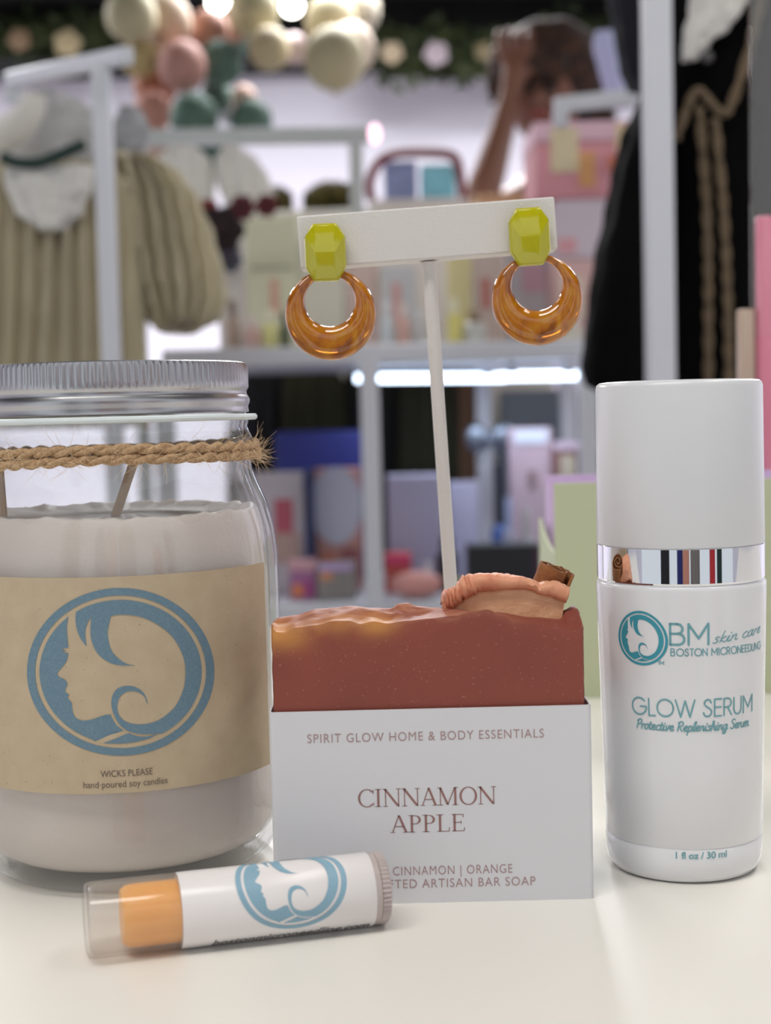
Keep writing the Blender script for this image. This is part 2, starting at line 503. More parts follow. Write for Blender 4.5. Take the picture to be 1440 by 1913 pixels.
# ------------------------------------------------------------------ room
XW, YB = 3.2, 5.6
struct(MB().box((-XW, -1.2, -0.05), (XW, YB, 0)).build('floor', mat('grey_floor', (120, 116, 112), 0.5)))
struct(MB().box((-XW, -1.2, CEIL), (XW, YB, CEIL + 0.05)).build('ceiling', BLACK))
struct(MB().box((-XW, YB, 0), (XW, YB + 0.06, CEIL)).build('wall_back', WALL))
struct(MB().box((-XW - 0.06, -1.2, 0), (-XW, YB, CEIL)).build('wall_left', WALL))
struct(MB().box((XW, -1.2, 0), (XW + 0.06, YB, CEIL)).build('wall_right', WALL))
PAN = mat('light_diffuser', (255, 250, 240), 0.5, emit=4.0)
lname = ['long ceiling light panel above the front of the counter', 'narrow ceiling light panel above the right of the counter',
         'square ceiling light panel over the left clothes rack', 'square ceiling light panel over the right clothes rack',
         'square ceiling light panel over the middle of the shop', 'square ceiling light panel in the back left corner', 'square ceiling light panel in the back right corner']
for (x, y, sx, sy, pw), lb in zip(PANELS, lname):
    t = thing('ceiling_light', lb, 'ceiling light', (x, y, CEIL - 0.03))
    mb = MB()
    for a, b in (((-1, -1), (1, -1)), ((1, -1), (1, 1)), ((1, 1), (-1, 1)), ((-1, 1), (-1, -1))):
        mb.bar((x + a[0] * sx / 2, y + a[1] * sy / 2, CEIL - 0.015), (x + b[0] * sx / 2, y + b[1] * sy / 2, CEIL - 0.015), 0.02, 0.03)
    mb.build('frame', WHITE, t)
    MB().box((x - sx / 2 + .01, y - sy / 2 + .01, CEIL - 0.02), (x + sx / 2 - .01, y + sy / 2 - .01, CEIL - 0.008)).build('diffuser', PAN, t)

# counter
ct = thing('sales_counter', 'white laminate counter top carrying the candle, soap and serum', 'counter', (0, 0.45, 0))
MB().box((-0.75, 0.12, TZ - 0.03), (0.95, 0.82, TZ)).build('counter_top', LAM, ct, bevel=0.003)
MB().box((-0.70, 0.17, 0.08), (0.90, 0.78, TZ - 0.03)).build('cabinet', mat('white_panel', (205, 203, 200), 0.5), ct)
MB().box((-0.68, 0.20, 0.0), (0.88, 0.75, 0.08)).build('plinth', mat('grey_plinth', (70, 70, 72), 0.6), ct)

# ================================================================== FOREGROUND
# ------------------------------------------------------------------ candle jar
JD = 0.394
jc = onY(224, 1000, JD); JC = Vector((jc.x, JD, TZ))
jar = thing('candle_jar', 'glass mason jar candle with silver lid and kraft paper label', 'candle', JC)
GLASS = clear('clear_jar_glass', (253, 254, 254), 0.10, 0.01, 1.5, (168, 168, 166))
RB = 0.0415
outer = [(0.0, 0.002), (0.028, 0.002), (0.031, 0.0), (0.0345, 0.0008), (0.0385, 0.004), (0.0408, 0.009), (RB, 0.015), (RB, 0.074), (0.0413, 0.080),
         (0.0405, 0.087), (0.0388, 0.0935), (0.0365, 0.0985), (0.0352, 0.1025), (0.0350, 0.106), (0.0347, 0.1085), (0.0347, 0.1095), (0.0355, 0.1105),
         (0.0347, 0.112), (0.0343, 0.1135), (0.0347, 0.1145), (0.0340, 0.1165), (0.0335, 0.127)]
inner = [(r - (0.0026 if z < 0.095 else 0.0022), max(z, 0.0047)) for r, z in outer[4:]]
inner = [(0.0, 0.0047), (0.0330, 0.0047), (0.0362, 0.0064), (0.0384, 0.0098)] + inner[2:]
MB().lathe(outer + inner[::-1], JC, 128).build('jar_glass', GLASS, jar, smooth=60, weld=True)
# wax with a rough upper rim
wz = 0.0915
WAXR = lambda z: min(RB - 0.0027, (0.0405 if z < 0.087 else 0.0405 - (z - 0.087) * 0.27) - 0.0028)
mb = MB(); rows = []
for r, z in [(0.0, 0.0050), (0.0325, 0.0050), (0.0355, 0.0066), (0.0378, 0.0100), (RB - 0.0027, 0.0155), (RB - 0.0027, 0.074), (WAXR(0.082), 0.082), (WAXR(0.088), 0.088)]:
    rows.append([JC + Vector((r * math.cos(2 * PI * k / 128), r * math.sin(2 * PI * k / 128), z)) for k in range(128)])
for f_, dz in ((1.0, 0.0), (0.985, 0.0007), (0.96, 0.0008), (0.9, 0.0), (0.6, -0.0006), (0.3, 0.0), (0.0, 0.0)):
    rr = []
    for k in range(128):
        t = 2 * PI * k / 128; q = Vector((math.cos(t), math.sin(t), f_))
        h = wz + dz + (noise.noise(q * 9) * 0.0008 + noise.noise(q * 25) * 0.0006) * (1 if f_ > 0.5 else 0)
        r = WAXR(wz) * f_; rr.append(JC + Vector((r * math.cos(t), r * math.sin(t), h)))
    rows.append(rr)
WAXM = mat('soy_wax', (246, 232, 224), 0.45, sss=0.1, var=(60, (240, 225, 216), 0.35, 0.7), bump=(900, 0.25, 0.0004))
mb.grid(rows, True).build('wax', WAXM, jar, smooth=70, weld=True)
WICK = mat('cotton_wick', (222, 186, 148), 0.8, bump=(1500, 0.5, 0.0004))
for (wx, wy, lean) in ((0.0005, -0.012, 0.007), (-0.029, -0.006, -0.002)):
    a = JC + Vector((wx, wy, wz - 0.002))
    MB().tube([a + Vector((lean * t * 0.8, 0.004 * t, 0.0165 * t)) for t in [i / 8 for i in range(9)]], 0.0012, 8).build('wick', WICK, jar)
# lid
STEEL = mat('brushed_tin', (190, 189, 191), 0.30, metal=1.0, bump=(700, 0.06, 0.0003))
lid_prof = [(0.0, 0.1296), (0.0320, 0.1296), (0.0333, 0.1301), (0.0344, 0.1298), (0.0349, 0.1288), (0.0349, 0.1252), (0.0349, 0.1236), (0.0345, 0.1228), (0.0343, 0.1222), (0.0346, 0.1214),
            (0.0351, 0.1206), (0.0351, 0.1196), (0.0347, 0.1187), (0.0347, 0.1178), (0.0349, 0.1172), (0.0343, 0.1170), (0.0343, 0.122), (0.034, 0.1285), (0.0, 0.1285)]
mb = MB(); rows = []
n = 480
for (r, z) in lid_prof:
    row = []
    for k in range(n):
        t = 2 * PI * k / n; rr = r
        if 0.1245 < z < 0.1292 and r > 0.0348: rr = r - 0.0005 * (0.5 + 0.5 * math.cos(t * 120))
        row.append(JC + Vector((rr * math.cos(t), rr * math.sin(t), z)))
    rows.append(row)
mb.grid(rows, True).build('lid', STEEL, jar, smooth=50, weld=True)
# pale gasket ring under the lid
mb = MB().tube([JC + Vector((0.0362 * math.cos(t), 0.0362 * math.sin(t), 0.1158)) for t in [2 * PI * k / 128 for k in range(128)]], 0.00085, 10, closed=True)
mb.build('gasket_ring', mat('pale_rubber', (222, 232, 232), 0.35, spec=0.6), jar)
# twine
JUTE = mat('jute_twine', (204, 172, 134), 0.9, var=(900, (170, 134, 96), 0.35, 0.7), bump=(2500, 0.8, 0.0005))
mb = MB()
for (zc, ph, R, tilt) in ((0.1081, 0, 0.0361, 0.0006), (0.1056, 1.5, 0.0363, 0.0008)):
    for ply in range(2):
        pts = []
        for k in range(360):
            t = 2 * PI * k / 360; a = t * 22 + ph + ply * PI
            r = R + 0.0006 * math.cos(a); z = zc + 0.0006 * math.sin(a) + tilt * math.cos(t + 0.4) + 0.0003 * math.sin(3 * t)
            pts.append(JC + Vector((r * math.cos(t), r * math.sin(t), z)))
        mb.tube(pts, 0.00086, 8, closed=True)
tw = mb.build('twine', JUTE, jar, smooth=80)
mb = MB()
for k in range(420):
    t = random.uniform(PI, 2 * PI + 0.5) if k % 16 else random.uniform(-0.6, 0.25)
    p = JC + Vector((0.0370 * math.cos(t), 0.0370 * math.sin(t), random.uniform(0.1040, 0.1096)))
    tang = Vector((-math.sin(t), math.cos(t), 0)); out = Vector((math.cos(t), math.sin(t), 0))
    d = (tang * random.uniform(-1, 1) + out * random.uniform(0.15, 0.8) + Vector((0, 0, random.uniform(-0.7, 0.7)))).normalized()
    L = random.uniform(0.002, 0.0075); cv = Vector((random.uniform(-1, 1), random.uniform(-1, 1), random.uniform(-1, 1))) * 0.35
    mb.tube([p + d * L * s_ + cv * L * s_ * s_ for s_ in (0, .33, .66, 1)], [0.00004, 0.00004, 0.000035, 0.00002], 4)
o = mb.build('twine_fuzz', mat('jute_fibre', (222, 196, 160), 0.8), tw); o['kind'] = 'stuff'
# label
LR = RB + 0.00025
CJ = Cyl(JC, LR)
_, lz1 = CJ.hit(200, 1078); _, lz0 = CJ.hit(200, 1483)
mb = MB(); rows = []
for i in range(9):
    z = lz0 + (lz1 - lz0) * i / 8
    rows.append([JC + Vector((LR * math.sin(t), -LR * math.cos(t), z - TZ)) for t in [math.radians(-100 + 169 * k / 80) for k in range(81)]])
KRAFT = mat('kraft_paper', (197, 180, 152), 0.85, var=(220, (189, 171, 143), 0.3, 0.7), speck=(1400, (150, 118, 82), 0.71), bump=(1500, 0.15, 0.0003))
lab = mb.grid(rows).build('paper_label', KRAFT, jar)
BLUE = mat('blue_ink', (100, 130, 148), 0.7, var=(1800, (114, 142, 157), 0.35, 0.7))
fm = CJ.map(0.0001, LR)
UV = [[[CJ.hit(*p) for p in lp] for lp in sh] for sh in EMBLEM]
mb = MB()
for sh in UV: fill(mb, sh, fm, 0.0022)
mb.build('printed_emblem', BLUE, lab, smooth=0)
ru = [p[0] for p in UV[0][0]]; rv = [p[1] for p in UV[0][0]]
uc, vc, ur, vr = (min(ru) + max(ru)) / 2, (min(rv) + max(rv)) / 2, (max(ru) - min(ru)) / 2, (max(rv) - min(rv)) / 2
UNIT = [[[((u - uc) / ur, (v - vc) / vr) for u, v in lp] for lp in sh] for sh in UV]
INK = mat('grey_brown_ink', (112, 100, 88), 0.7)
mb = MB()
a, b = CJ.hit(188, 1451), CJ.hit(285, 1447)
type_on(mb, 'WICKS PLEASE', a[0], b[0], (a[1] + b[1]) / 2, 0.00155, fm, 1.0, 0.0)
a, b = CJ.hit(156, 1471), CJ.hit(313, 1464)
type_on(mb, 'hand poured soy candles', a[0], b[0], (a[1] + b[1]) / 2, 0.00155, fm, 1.0, 0.0)
mb.build('lettering', INK, lab, smooth=0)

# ------------------------------------------------------------------ serum bottle
BD = 0.3745
bc = onY(1274, 1350, BD); BC = Vector((bc.x, BD, TZ))
bot = thing('serum_bottle', 'white airless serum bottle with chrome band and tall white cap', 'bottle', BC)
PLA = mat('gloss_white_plastic', (230, 231, 233), 0.22, spec=0.5, coat=0.3)
CAPM = mat('satin_white_plastic', (224, 226, 229), 0.28, spec=0.5)


def brad(z):
    z -= TZ; return 0.0194 + (0.0210 - 0.0194) * min(max(z / 0.0725, 0), 1)


MB().lathe([(0, 0.0004), (0.0165, 0.0), (0.0180, 0.0006), (0.0190, 0.0022), (0.01945, 0.0048), (0.01955, 0.0086), (0.01935, 0.0088), (0.01935, 0.0091), (0.0196, 0.0094),
            (0.0200, 0.030), (0.0205, 0.050), (0.0210, 0.0716), (0.0209, 0.0724), (0.0204, 0.0728), (0.0, 0.0728)], BC, 96).build('bottle_body', PLA, bot, smooth=50, weld=True)
MB().lathe([(0.0, 0.0727), (0.0203, 0.0727), (0.0207, 0.0735), (0.0207, 0.0817), (0.0203, 0.0820), (0.0, 0.0820)], BC, 96).build(
    'chrome_band', mat('chrome', (228, 229, 232), 0.04, metal=1.0), bot, smooth=15, weld=True)
MB().lathe([(0.0, 0.0819), (0.0205, 0.0819), (0.0207, 0.0823), (0.02045, 0.1205), (0.0202, 0.1214), (0.0195, 0.1219), (0.0180, 0.1221), (0.0, 0.1222)], BC, 96).build('cap', CAPM, bot, smooth=50, weld=True)
CB = Cyl(BC, brad); RR = 0.0204; fm = CB.map(0.0001, RR)


def bh(px, py):
    u, v = CB.hit(px, py); return u / brad(v) * RR, v


TEAL = mat('teal_ink', (58, 152, 170), 0.5); TEAL2 = mat('grey_teal_ink', (112, 168, 176), 0.5)
c0 = bh(1197, 1192); e0, e1 = bh(1152, 1193), bh(1242, 1191); t0, t1 = bh(1192, 1141), bh(1200, 1243)
bw, bh_ = (e1[0] - e0[0]) / 2, (t0[1] - t1[1]) / 2
mb = MB()
for sh in UNIT: fill(mb, [[(c0[0] + x * bw, c0[1] + y * bh_) for x, y in lp] for lp in sh], fm, 0.0012)
mb.build('printed_emblem', TEAL, bot, smooth=0)
mb = MB()


def gtext(text, pl, pr, h, w, font=GEO, track=0.0, smooth=False, slant=0.0, rise=0.0):
    a, b = bh(*pl), bh(*pr); st = fit(lay(text, font, track, smooth, slant), a[0], b[0], (a[1] + b[1]) / 2, h)
    if rise: st = [[(x, y + (x - a[0]) / (b[0] - a[0]) * rise) for x, y in s_] for s_ in st]
    ribbons(mb, st, w, fm)


gtext('BM', (1252, 1205), (1323, 1203), 0.0050, 0.00055)
gtext('BOSTON MICRONEEDLING', (1253, 1224), (1420, 1212), 0.0017, 0.00024, track=0.07)
gtext('GLOW SERUM', (1182, 1333), (1404, 1327), 0.0041, 0.00038, track=0.02)
gtext('skin care', (1331, 1201), (1419, 1191), 0.0014, 0.00024, SCR, 0.05, True, 0.35, 0.0012)
gtext('Protective Replenishing Serum', (1190, 1361), (1398, 1354), 0.00125, 0.00030, SCR, 0.0, True, 0.2)
gtext('TM', (1229, 1242), (1240, 1241), 0.0008, 0.00018)
a, b = bh(1262, 1604), bh(1357, 1600)
type_on(mb, '1 fl oz / 30 ml', a[0], b[0], (a[1] + b[1]) / 2, 0.00165, fm, 0.95, 0.012)
mb.build('lettering', TEAL2, bot, smooth=0)

# ------------------------------------------------------------------ boxed soap
SD = 0.3477                                   # front face of the sleeve
xl = onY(510, 1600, SD).x; xr = onY(1109, 1600, SD).x
ztop = onY(807, 1324, SD).z
SDEP = 0.027
slv = thing('soap_sleeve', 'white printed card sleeve around the lower half of the red soap', 'soap box', ((xl + xr) / 2, SD + SDEP / 2, TZ))
CARD = mat('white_card', (219, 220, 224), 0.6, bump=(500, 0.05, 0.0003))


def rrect(x0, x1, y0, y1, r, n=5):
    out = []
    for cx, cy, a in ((x1 - r, y0 + r, -90), (x1 - r, y1 - r, 0), (x0 + r, y1 - r, 90), (x0 + r, y0 + r, 180)):
        out += [(cx + r * math.cos(math.radians(a + 90 * i / n)), cy + r * math.sin(math.radians(a + 90 * i / n))) for i in range(n + 1)]
    return out


mb = MB(); ro = rrect(xl, xr, SD, SD + SDEP, 0.0012); ri = rrect(xl + .0004, xr - .0004, SD + .0004, SD + SDEP - .0004, 0.0009)
rows = [[Vector((x, y, TZ + 0.0002)) for x, y in ri], [Vector((x, y, TZ)) for x, y in ro], [Vector((x, y, ztop)) for x, y in ro],
        [Vector((x, y, ztop)) for x, y in ri], [Vector((x, y, TZ + 0.0002)) for x, y in ri]]
mb.grid(rows, True).build('card_sleeve', CARD, slv, smooth=40, weld=True)
PINKB = mat('mauve_brown_ink', (152, 112, 108), 0.7); PINKC = mat('light_mauve_ink', (172, 142, 142), 0.7)


def sp(px, py): p = onY(px, py, SD); return p.x, p.z


fmS = lambda u, v: Vector((u, SD - 0.00008, v))
for text, pl, pr, cap, w in (('SPIRIT GLOW HOME & BODY ESSENTIALS', (574, 1387), (1016, 1379), 0.0021, -0.004),
                             ('| CINNAMON | ORANGE', (722, 1636), (957, 1630), 0.0021, -0.004),
                             ('HANDCRAFTED ARTISAN BAR SOAP', (612, 1663), (1000, 1653), 0.0021, -0.004)):
    a, b = sp(*pl), sp(*pr)
    mb = MB(); type_on(mb, text, a[0], b[0], (a[1] + b[1]) / 2, cap, fmS, 1.12, w, step=0.02)
    mb.build('lettering', PINKC, slv, smooth=0)


# roman capitals with thick and thin strokes, height 1
def _bar(a, b, w):
    return ('s', a, b, w)


TH, TN = 0.115, 0.05


def serif(x, y, w=0.26): return _bar((x - w / 2, y), (x + w / 2, y), 0.035)


SER = {
    'I': ([_bar((.17, 0), (.17, 1), TH), serif(.17, .018, .32), serif(.17, .982, .32)], .40),
    'N': ([_bar((.14, 0), (.14, 1), TN), _bar((.12, .98), (.78, .02), TH), _bar((.80, 0), (.80, 1), TN), serif(.14, .018), serif(.10, .982, .22), serif(.80, .982)], .97),
    'A': ([_bar((.08, .02), (.40, 1), TN), _bar((.40, 1), (.74, .02), TH), _bar((.2, .35), (.6, .35), TN), serif(.09, .018, .24), serif(.73, .018, .3)], .84),
    'M': ([_bar((.15, 0), (.15, 1), TN), _bar((.15, .98), (.52, .03), TH), _bar((.52, .03), (.88, .98), TN), _bar((.91, 0), (.91, 1), TH), serif(.15, .018), serif(.91, .018, .3), serif(.11, .982, .2), serif(.95, .982, .22)], 1.1),
    'P': ([_bar((.18, 0), (.18, 1), TH), serif(.18, .018, .34), serif(.12, .982, .22), ('b', .18, .60, .5, .985, .47)], .68),
    'L': ([_bar((.18, 0), (.18, 1), TH), serif(.18, .982, .34), _bar((.05, .02), (.62, .02), 0.04), _bar((.61, .01), (.64, .24), 0.04)], .70),
    'E': ([_bar((.18, 0), (.18, 1), TH), _bar((.05, .98), (.6, .98), 0.04), _bar((.05, .02), (.64, .02), 0.04), _bar((.18, .52), (.5, .52), 0.04), _bar((.6, .99), (.6, .8), 0.04), _bar((.63, .01), (.67, .22), 0.04), _bar((.5, .42), (.5, .62), 0.035)], .72),
    'O': ([('o', .47, .5, .45, .515, 0, 360)], .96),
    'C': ([('o', .47, .5, .45, .515, 42, 318), _bar((.80, .72), (.80, .97), 0.035), _bar((.805, .08), (.83, .26), 0.03)], .88)}


def set_serif(mb, text, u0, u1, v0, cap, fmap):
    x = 0; q = []
    for ch in text:
        st, adv = SER[ch]
        for s_ in st:
            if s_[0] == 's':
                (x0, y0), (x1, y1), w = s_[1:]
                dx, dy = x1 - x0, y1 - y0; L = math.hypot(dx, dy)
                # cut level at cap and base line when the stroke is not level
                if abs(dy) > abs(dx) * 0.2: hx, hy = w / 2 * L / abs(dy), 0
                else: hx, hy = 0, w / 2
                q.append([(x + x0 - hx, y0 - hy), (x + x0 + hx, y0 - hy) if hx else (x + x0, y0 + hy), (x + x1 + hx, y1) if hx else (x + x1, y1 + hy), (x + x1 - hx, y1) if hx else (x + x1, y1 - hy)])
                if not hx: q[-1] = [(x + x0, y0 - hy), (x + x1, y1 - hy), (x + x1, y1 + hy), (x + x0, y0 + hy)]
            elif s_[0] == 'o':
                _, cx, cy, rx, ry, a0, a1 = s_; N = 30
                for i in range(N):
                    ps = []
                    for t in (a0 + (a1 - a0) * i / N, a0 + (a1 - a0) * (i + 1) / N):
                        c_, s2 = math.cos(math.radians(t)), math.sin(math.radians(t))
                        ps.append((x + cx + rx * c_, cy + ry * s2)); ps.append((x + cx + (rx - TH) * c_, cy + (ry - TN) * s2))
                    q.append([ps[0], ps[1], ps[3], ps[2]])
            else:
                _, bx, ex, _, y1, y0 = s_; cy = (y0 + y1) / 2; ry = (y1 - y0) / 2; N = 16; mx = bx + 0.16
                q.append([(x + bx, y1 - 0.04), (x + mx, y1 - 0.04), (x + mx, y1), (x + bx, y1)]); q.append([(x + bx, y0), (x + mx, y0), (x + mx, y0 + 0.04), (x + bx, y0 + 0.04)])
                for i in range(N):
                    ps = []
                    for t in (90 - 180 * i / N, 90 - 180 * (i + 1) / N):
                        c_, s2 = math.cos(math.radians(t)), math.sin(math.radians(t)); rx = ex - mx + 0.02
                        ps.append((x + mx + rx * c_, cy + ry * s2)); ps.append((x + mx + (rx - TH) * c_, cy + (ry - 0.04) * s2))
                    q.append([ps[0], ps[1], ps[3], ps[2]])
        x += adv
    xs = [p[0] for f in q for p in f]; a, b = min(xs), max(xs); k = (u1 - u0) / (b - a)
    for f in q: mb.add([fmap(u0 + (px - a) * k, v0 + py * cap) for px, py in f], [tuple(range(len(f)))])


mb = MB()
a, b = sp(669, 1507), sp(927, 1503); set_serif(mb, 'CINNAMON', a[0], b[0], (a[1] + b[1]) / 2, 0.00425, fmS)
a, b = sp(729, 1555), sp(869, 1553); set_serif(mb, 'APPLE', a[0], b[0], (a[1] + b[1]) / 2, 0.0041, fmS)
mb.build('title_lettering', PINKB, slv, smooth=0)

# soap bar
SF = SD + 0.0011; SB = SD + SDEP - 0.0011
front = [(506, 1168), (513, 1181), (531, 1182), (552, 1173), (590, 1168), (625, 1160), (652, 1160), (673, 1166), (696, 1161), (725, 1165), (760, 1160), (800, 1156), (850, 1151), (876, 1143),
         (911, 1140), (937, 1151), (964, 1164), (1000, 1166), (1025, 1173), (1060, 1178), (1073, 1179), (1090, 1172)]
ridge = [(506, 1163), (520, 1153), (550, 1151), (590, 1139), (650, 1134), (700, 1139), (730, 1140), (745, 1131), (760, 1129), (780, 1135), (830, 1137), (880, 1140), (920, 1142), (1000, 1152),
         (1045, 1156), (1060, 1141), (1075, 1133), (1083, 1139), (1092, 1160)]


def interp(tab, x):
    if x <= tab[0][0]: return tab[0][1]
    for (a, b), (c, d) in zip(tab, tab[1:]):
        if x <= c: t = (x - a) / (c - a); t = t * t * (3 - 2 * t); return b + (d - b) * t
    return tab[-1][1]


FT = [(p.x, p.z) for p in (onY(x, y, SF) for x, y in front)]; RT = [(p.x, p.z) for p in (onY(x, y, SF + 0.009) for x, y in ridge)]
sx0, sx1 = xl + 0.0009, xr - 0.0013
NX, NY, NZ = 120, 30, 40
bmv = {}; mb = MB(); V = []; Fc = []


def sh(x, s_):
    f, r = interp(FT, x), interp(RT, x)
    if s_ < 0.4: t = s_ / 0.4; z = f + (r - f) * (t * t * (3 - 2 * t))
    else: z = r - 0.004 * ((s_ - 0.4) / 0.6) ** 1.5
    w = 0.0 if s_ <= 0 else min(1, s_ * 6)
    q = Vector((x * 70, s_ * 4.0, 0))
    z += w * (noise.noise(q + Vector((noise.noise(q * 1.3) * 1.5, 0, 0))) * 0.0007 + abs(noise.noise(q * 2.2)) * -0.0003)
    return z


def vtx(i, j, k):
    key = (i, j, k)
    if key not in bmv:
        x = sx0 + (sx1 - sx0) * i / NX; s_ = j / NY; y = SF + (SB - SF) * s_
        zt = sh(x, s_); z = TZ + 0.0003 + (zt - TZ - 0.0003) * k / NZ
        q = Vector((x * 600, y * 600, z * 600)); e = 0
        if i == 0 or i == NX: e = 0.00045 * noise.noise(q) * (1 if i == 0 else 0.5) ; x += -abs(e) if i == NX else abs(e)
        if i in (0, NX) and j in (0,): x += 0.0004 if i == 0 else -0.0004
        if j == 0 and k == NZ: y += 0.0004
        bmv[key] = len(V); V.append((x, y, z))
    return bmv[key]


for i in range(NX):
    for j in range(NY):
        Fc.append((vtx(i, j, NZ), vtx(i + 1, j, NZ), vtx(i + 1, j + 1, NZ), vtx(i, j + 1, NZ)))
        if (i, j): pass
    for k in range(NZ):
        Fc.append((vtx(i, 0, k), vtx(i + 1, 0, k), vtx(i + 1, 0, k + 1), vtx(i, 0, k + 1)))
        Fc.append((vtx(i, NY, k), vtx(i, NY, k + 1), vtx(i + 1, NY, k + 1), vtx(i + 1, NY, k)))
for j in range(NY):
    for k in range(NZ):
        Fc.append((vtx(0, j, k), vtx(0, j, k + 1), vtx(0, j + 1, k + 1), vtx(0, j + 1, k)))
        Fc.append((vtx(NX, j, k), vtx(NX, j + 1, k), vtx(NX, j + 1, k + 1), vtx(NX, j, k + 1)))
for i in range(NX):
    for j in range(NY): Fc.append((vtx(i, j, 0), vtx(i, j + 1, 0), vtx(i + 1, j + 1, 0), vtx(i + 1, j, 0)))
mb.add(V, Fc)
soap = thing('soap_bar', 'brick red handmade soap bar with swirled top standing in the white sleeve', 'soap', ((xl + xr) / 2, SD + SDEP / 2, TZ))
SOAPM = mat('red_soap', (143, 72, 58), 0.55, sss=0.0, speck=(1300, (166, 108, 90), 0.66), bump=(900, 0.10, 0.0003), var=(40, (133, 66, 53), 0.35, 0.65))
so = mb.build('bar', SOAPM, soap, smooth=40)
# golden pigment swirled into the crust: colour by object-space height and swirl noise
nt = SOAPM.node_tree; bs = nt.nodes['Principled BSDF']
prevlink = bs.inputs['Base Color'].links[0].from_socket
tc = nt.nodes.new('ShaderNodeTexCoord'); sepx = nt.nodes.new('ShaderNodeSeparateXYZ'); nt.links.new(tc.outputs['Object'], sepx.inputs[0])
at = nt.nodes.new('ShaderNodeAttribute'); at.attribute_name = 'crust'
nz = nt.nodes.new('ShaderNodeTexNoise'); nz.inputs['Scale'].default_value = 130; nz.inputs['Distortion'].default_value = 2.5
mp = nt.nodes.new('ShaderNodeMapping'); mp.inputs['Scale'].default_value = (0.45, 1.4, 1.0)
nt.links.new(tc.outputs['Object'], mp.inputs[0]); nt.links.new(mp.outputs[0], nz.inputs['Vector'])
mr = nt.nodes.new('ShaderNodeMapRange'); mr.inputs[1].default_value = 0.40; mr.inputs[2].default_value = 0.62
nt.links.new(nz.outputs['Fac'], mr.inputs[0])
mu = nt.nodes.new('ShaderNodeMath'); mu.operation = 'MULTIPLY'
nt.links.new(mr.outputs[0], mu.inputs[0]); nt.links.new(at.outputs['Fac'], mu.inputs[1])
mx = nt.nodes.new('ShaderNodeMix'); mx.data_type = 'RGBA'; mx.inputs[7].default_value = lin((172, 114, 86))
nt.links.new(mu.outputs[0], mx.inputs[0]); nt.links.new(prevlink, mx.inputs[6])
at2 = nt.nodes.new('ShaderNodeAttribute'); at2.attribute_name = 'gold'
mx2 = nt.nodes.new('ShaderNodeMix'); mx2.data_type = 'RGBA'; mx2.inputs[7].default_value = lin((206, 142, 72))
nt.links.new(at2.outputs['Fac'], mx2.inputs[0]); nt.links.new(mx.outputs[2], mx2.inputs[6]); nt.links.new(mx2.outputs[2], bs.inputs['Base Color'])
crust = [0.0] * len(V); gold = [0.0] * len(V)
gpts = [(onY(x, y, SF), r, s_) for x, y, r, s_ in ((516, 1185, 0.0028, 1.0), (535, 1190, 0.003, .8), (560, 1176, 0.0018, .5), (600, 1170, 0.002, .5), (632, 1164, 0.0025, .6), (702, 1166, 0.0026, .9), (715, 1166, 0.0016, .8), (508, 1210, 0.0014, .5))]
for (i, j, k), vi in bmv.items():
    p = Vector(V[vi])
    if j > 0 or k == NZ: crust[vi] = max(0.0, min(1.0, 1.0 - max(0, i - 70) / 30)) if k == NZ else (0.3 if k > NZ - 3 else 0)
    g = 0
    for c, r, s_ in gpts: g = max(g, s_ * math.exp(-((0.55 * (p.x - c.x)) ** 2 + (p.z - c.z) ** 2 + (0.35 * (p.y - c.y)) ** 2) / (r * r)) * 1.0)
    gold[vi] = g
for nm, arr in (('crust', crust), ('gold', gold)):
    A = so.data.attributes.new(nm, 'FLOAT', 'POINT'); A.data.foreach_set('value', arr)

# dried apple slice on top
AF = SF + 0.0095; AB = AF + 0.011
ap = thing('apple_slice', 'dried apple slice with wrinkled pink peel pressed into the soap top', 'apple slice', onY(950, 1150, AF))
cut = [(839, 1138), (852, 1128), (870, 1117), (892, 1104), (920, 1099), (955, 1097), (985, 1097), (1010, 1106), (1055, 1122), (1049, 1158), (1040, 1172), (985, 1168), (930, 1160), (880, 1150), (845, 1150)]
MB().prism([(p.x, p.z) for p in (onY(x, y, AF) for x, y in cut)][::-1], AF, AB).build('flesh', mat('dried_apple_flesh', (238, 188, 148), 0.7, var=(250, (224, 168, 126), 0.35, 0.7), bump=(700, 0.5, 0.0006)), ap, smooth=20)
lowr = [(829, 1148), (838, 1138), (850, 1131), (862, 1122), (877, 1114), (888, 1106), (905, 1102), (925, 1101), (955, 1098), (985, 1098), (1010, 1107), (1032, 1114), (1056, 1124)]
topr = [(829, 1128), (833, 1112), (848, 1106), (858, 1096), (866, 1084), (878, 1080), (900, 1077), (925, 1077), (955, 1080), (985, 1086), (1010, 1094), (1040, 1092), (1064, 1103)]
mb = MB(); rows = []
N = 90
L_ = cat_rom(lowr, 8); T_ = cat_rom(topr, 8)
for i in range(len(L_)):
    lo, hi = onY(L_[i][0], L_[i][1], AF - 0.0003), onY(T_[i][0], T_[i][1], AF)
    s_ = i / (len(L_) - 1); am = 1.0 if s_ < 0.45 else 0.35
    row = []
    for j in range(17):
        t = j / 16
        if t < 0.3: w = t / 0.3; p = lo.lerp(hi, math.sin(w * PI / 2)); p.y = AF - 0.0004 - 0.0013 * math.sin(w * PI) + 0.001 * w
        else: w = (t - 0.3) / 0.7; p = hi.copy(); p.y = AF + 0.0006 + (AB - AF) * w; p.z = hi.z - (hi.z - lo.z) * 0.9 * w ** 2
        q = Vector((s_ * 26, t * 2.5, 1))
        p.z += am * (noise.noise(q) * 0.0011 + noise.noise(q * 2.1) * 0.0009) * (1 if t > 0.1 else 0.5)
        p.y += am * (noise.noise(q + Vector((5, 5, 5))) * 0.0011 + noise.noise(q * 2.3) * 0.0007)
        row.append(p)
    rows.append(row)
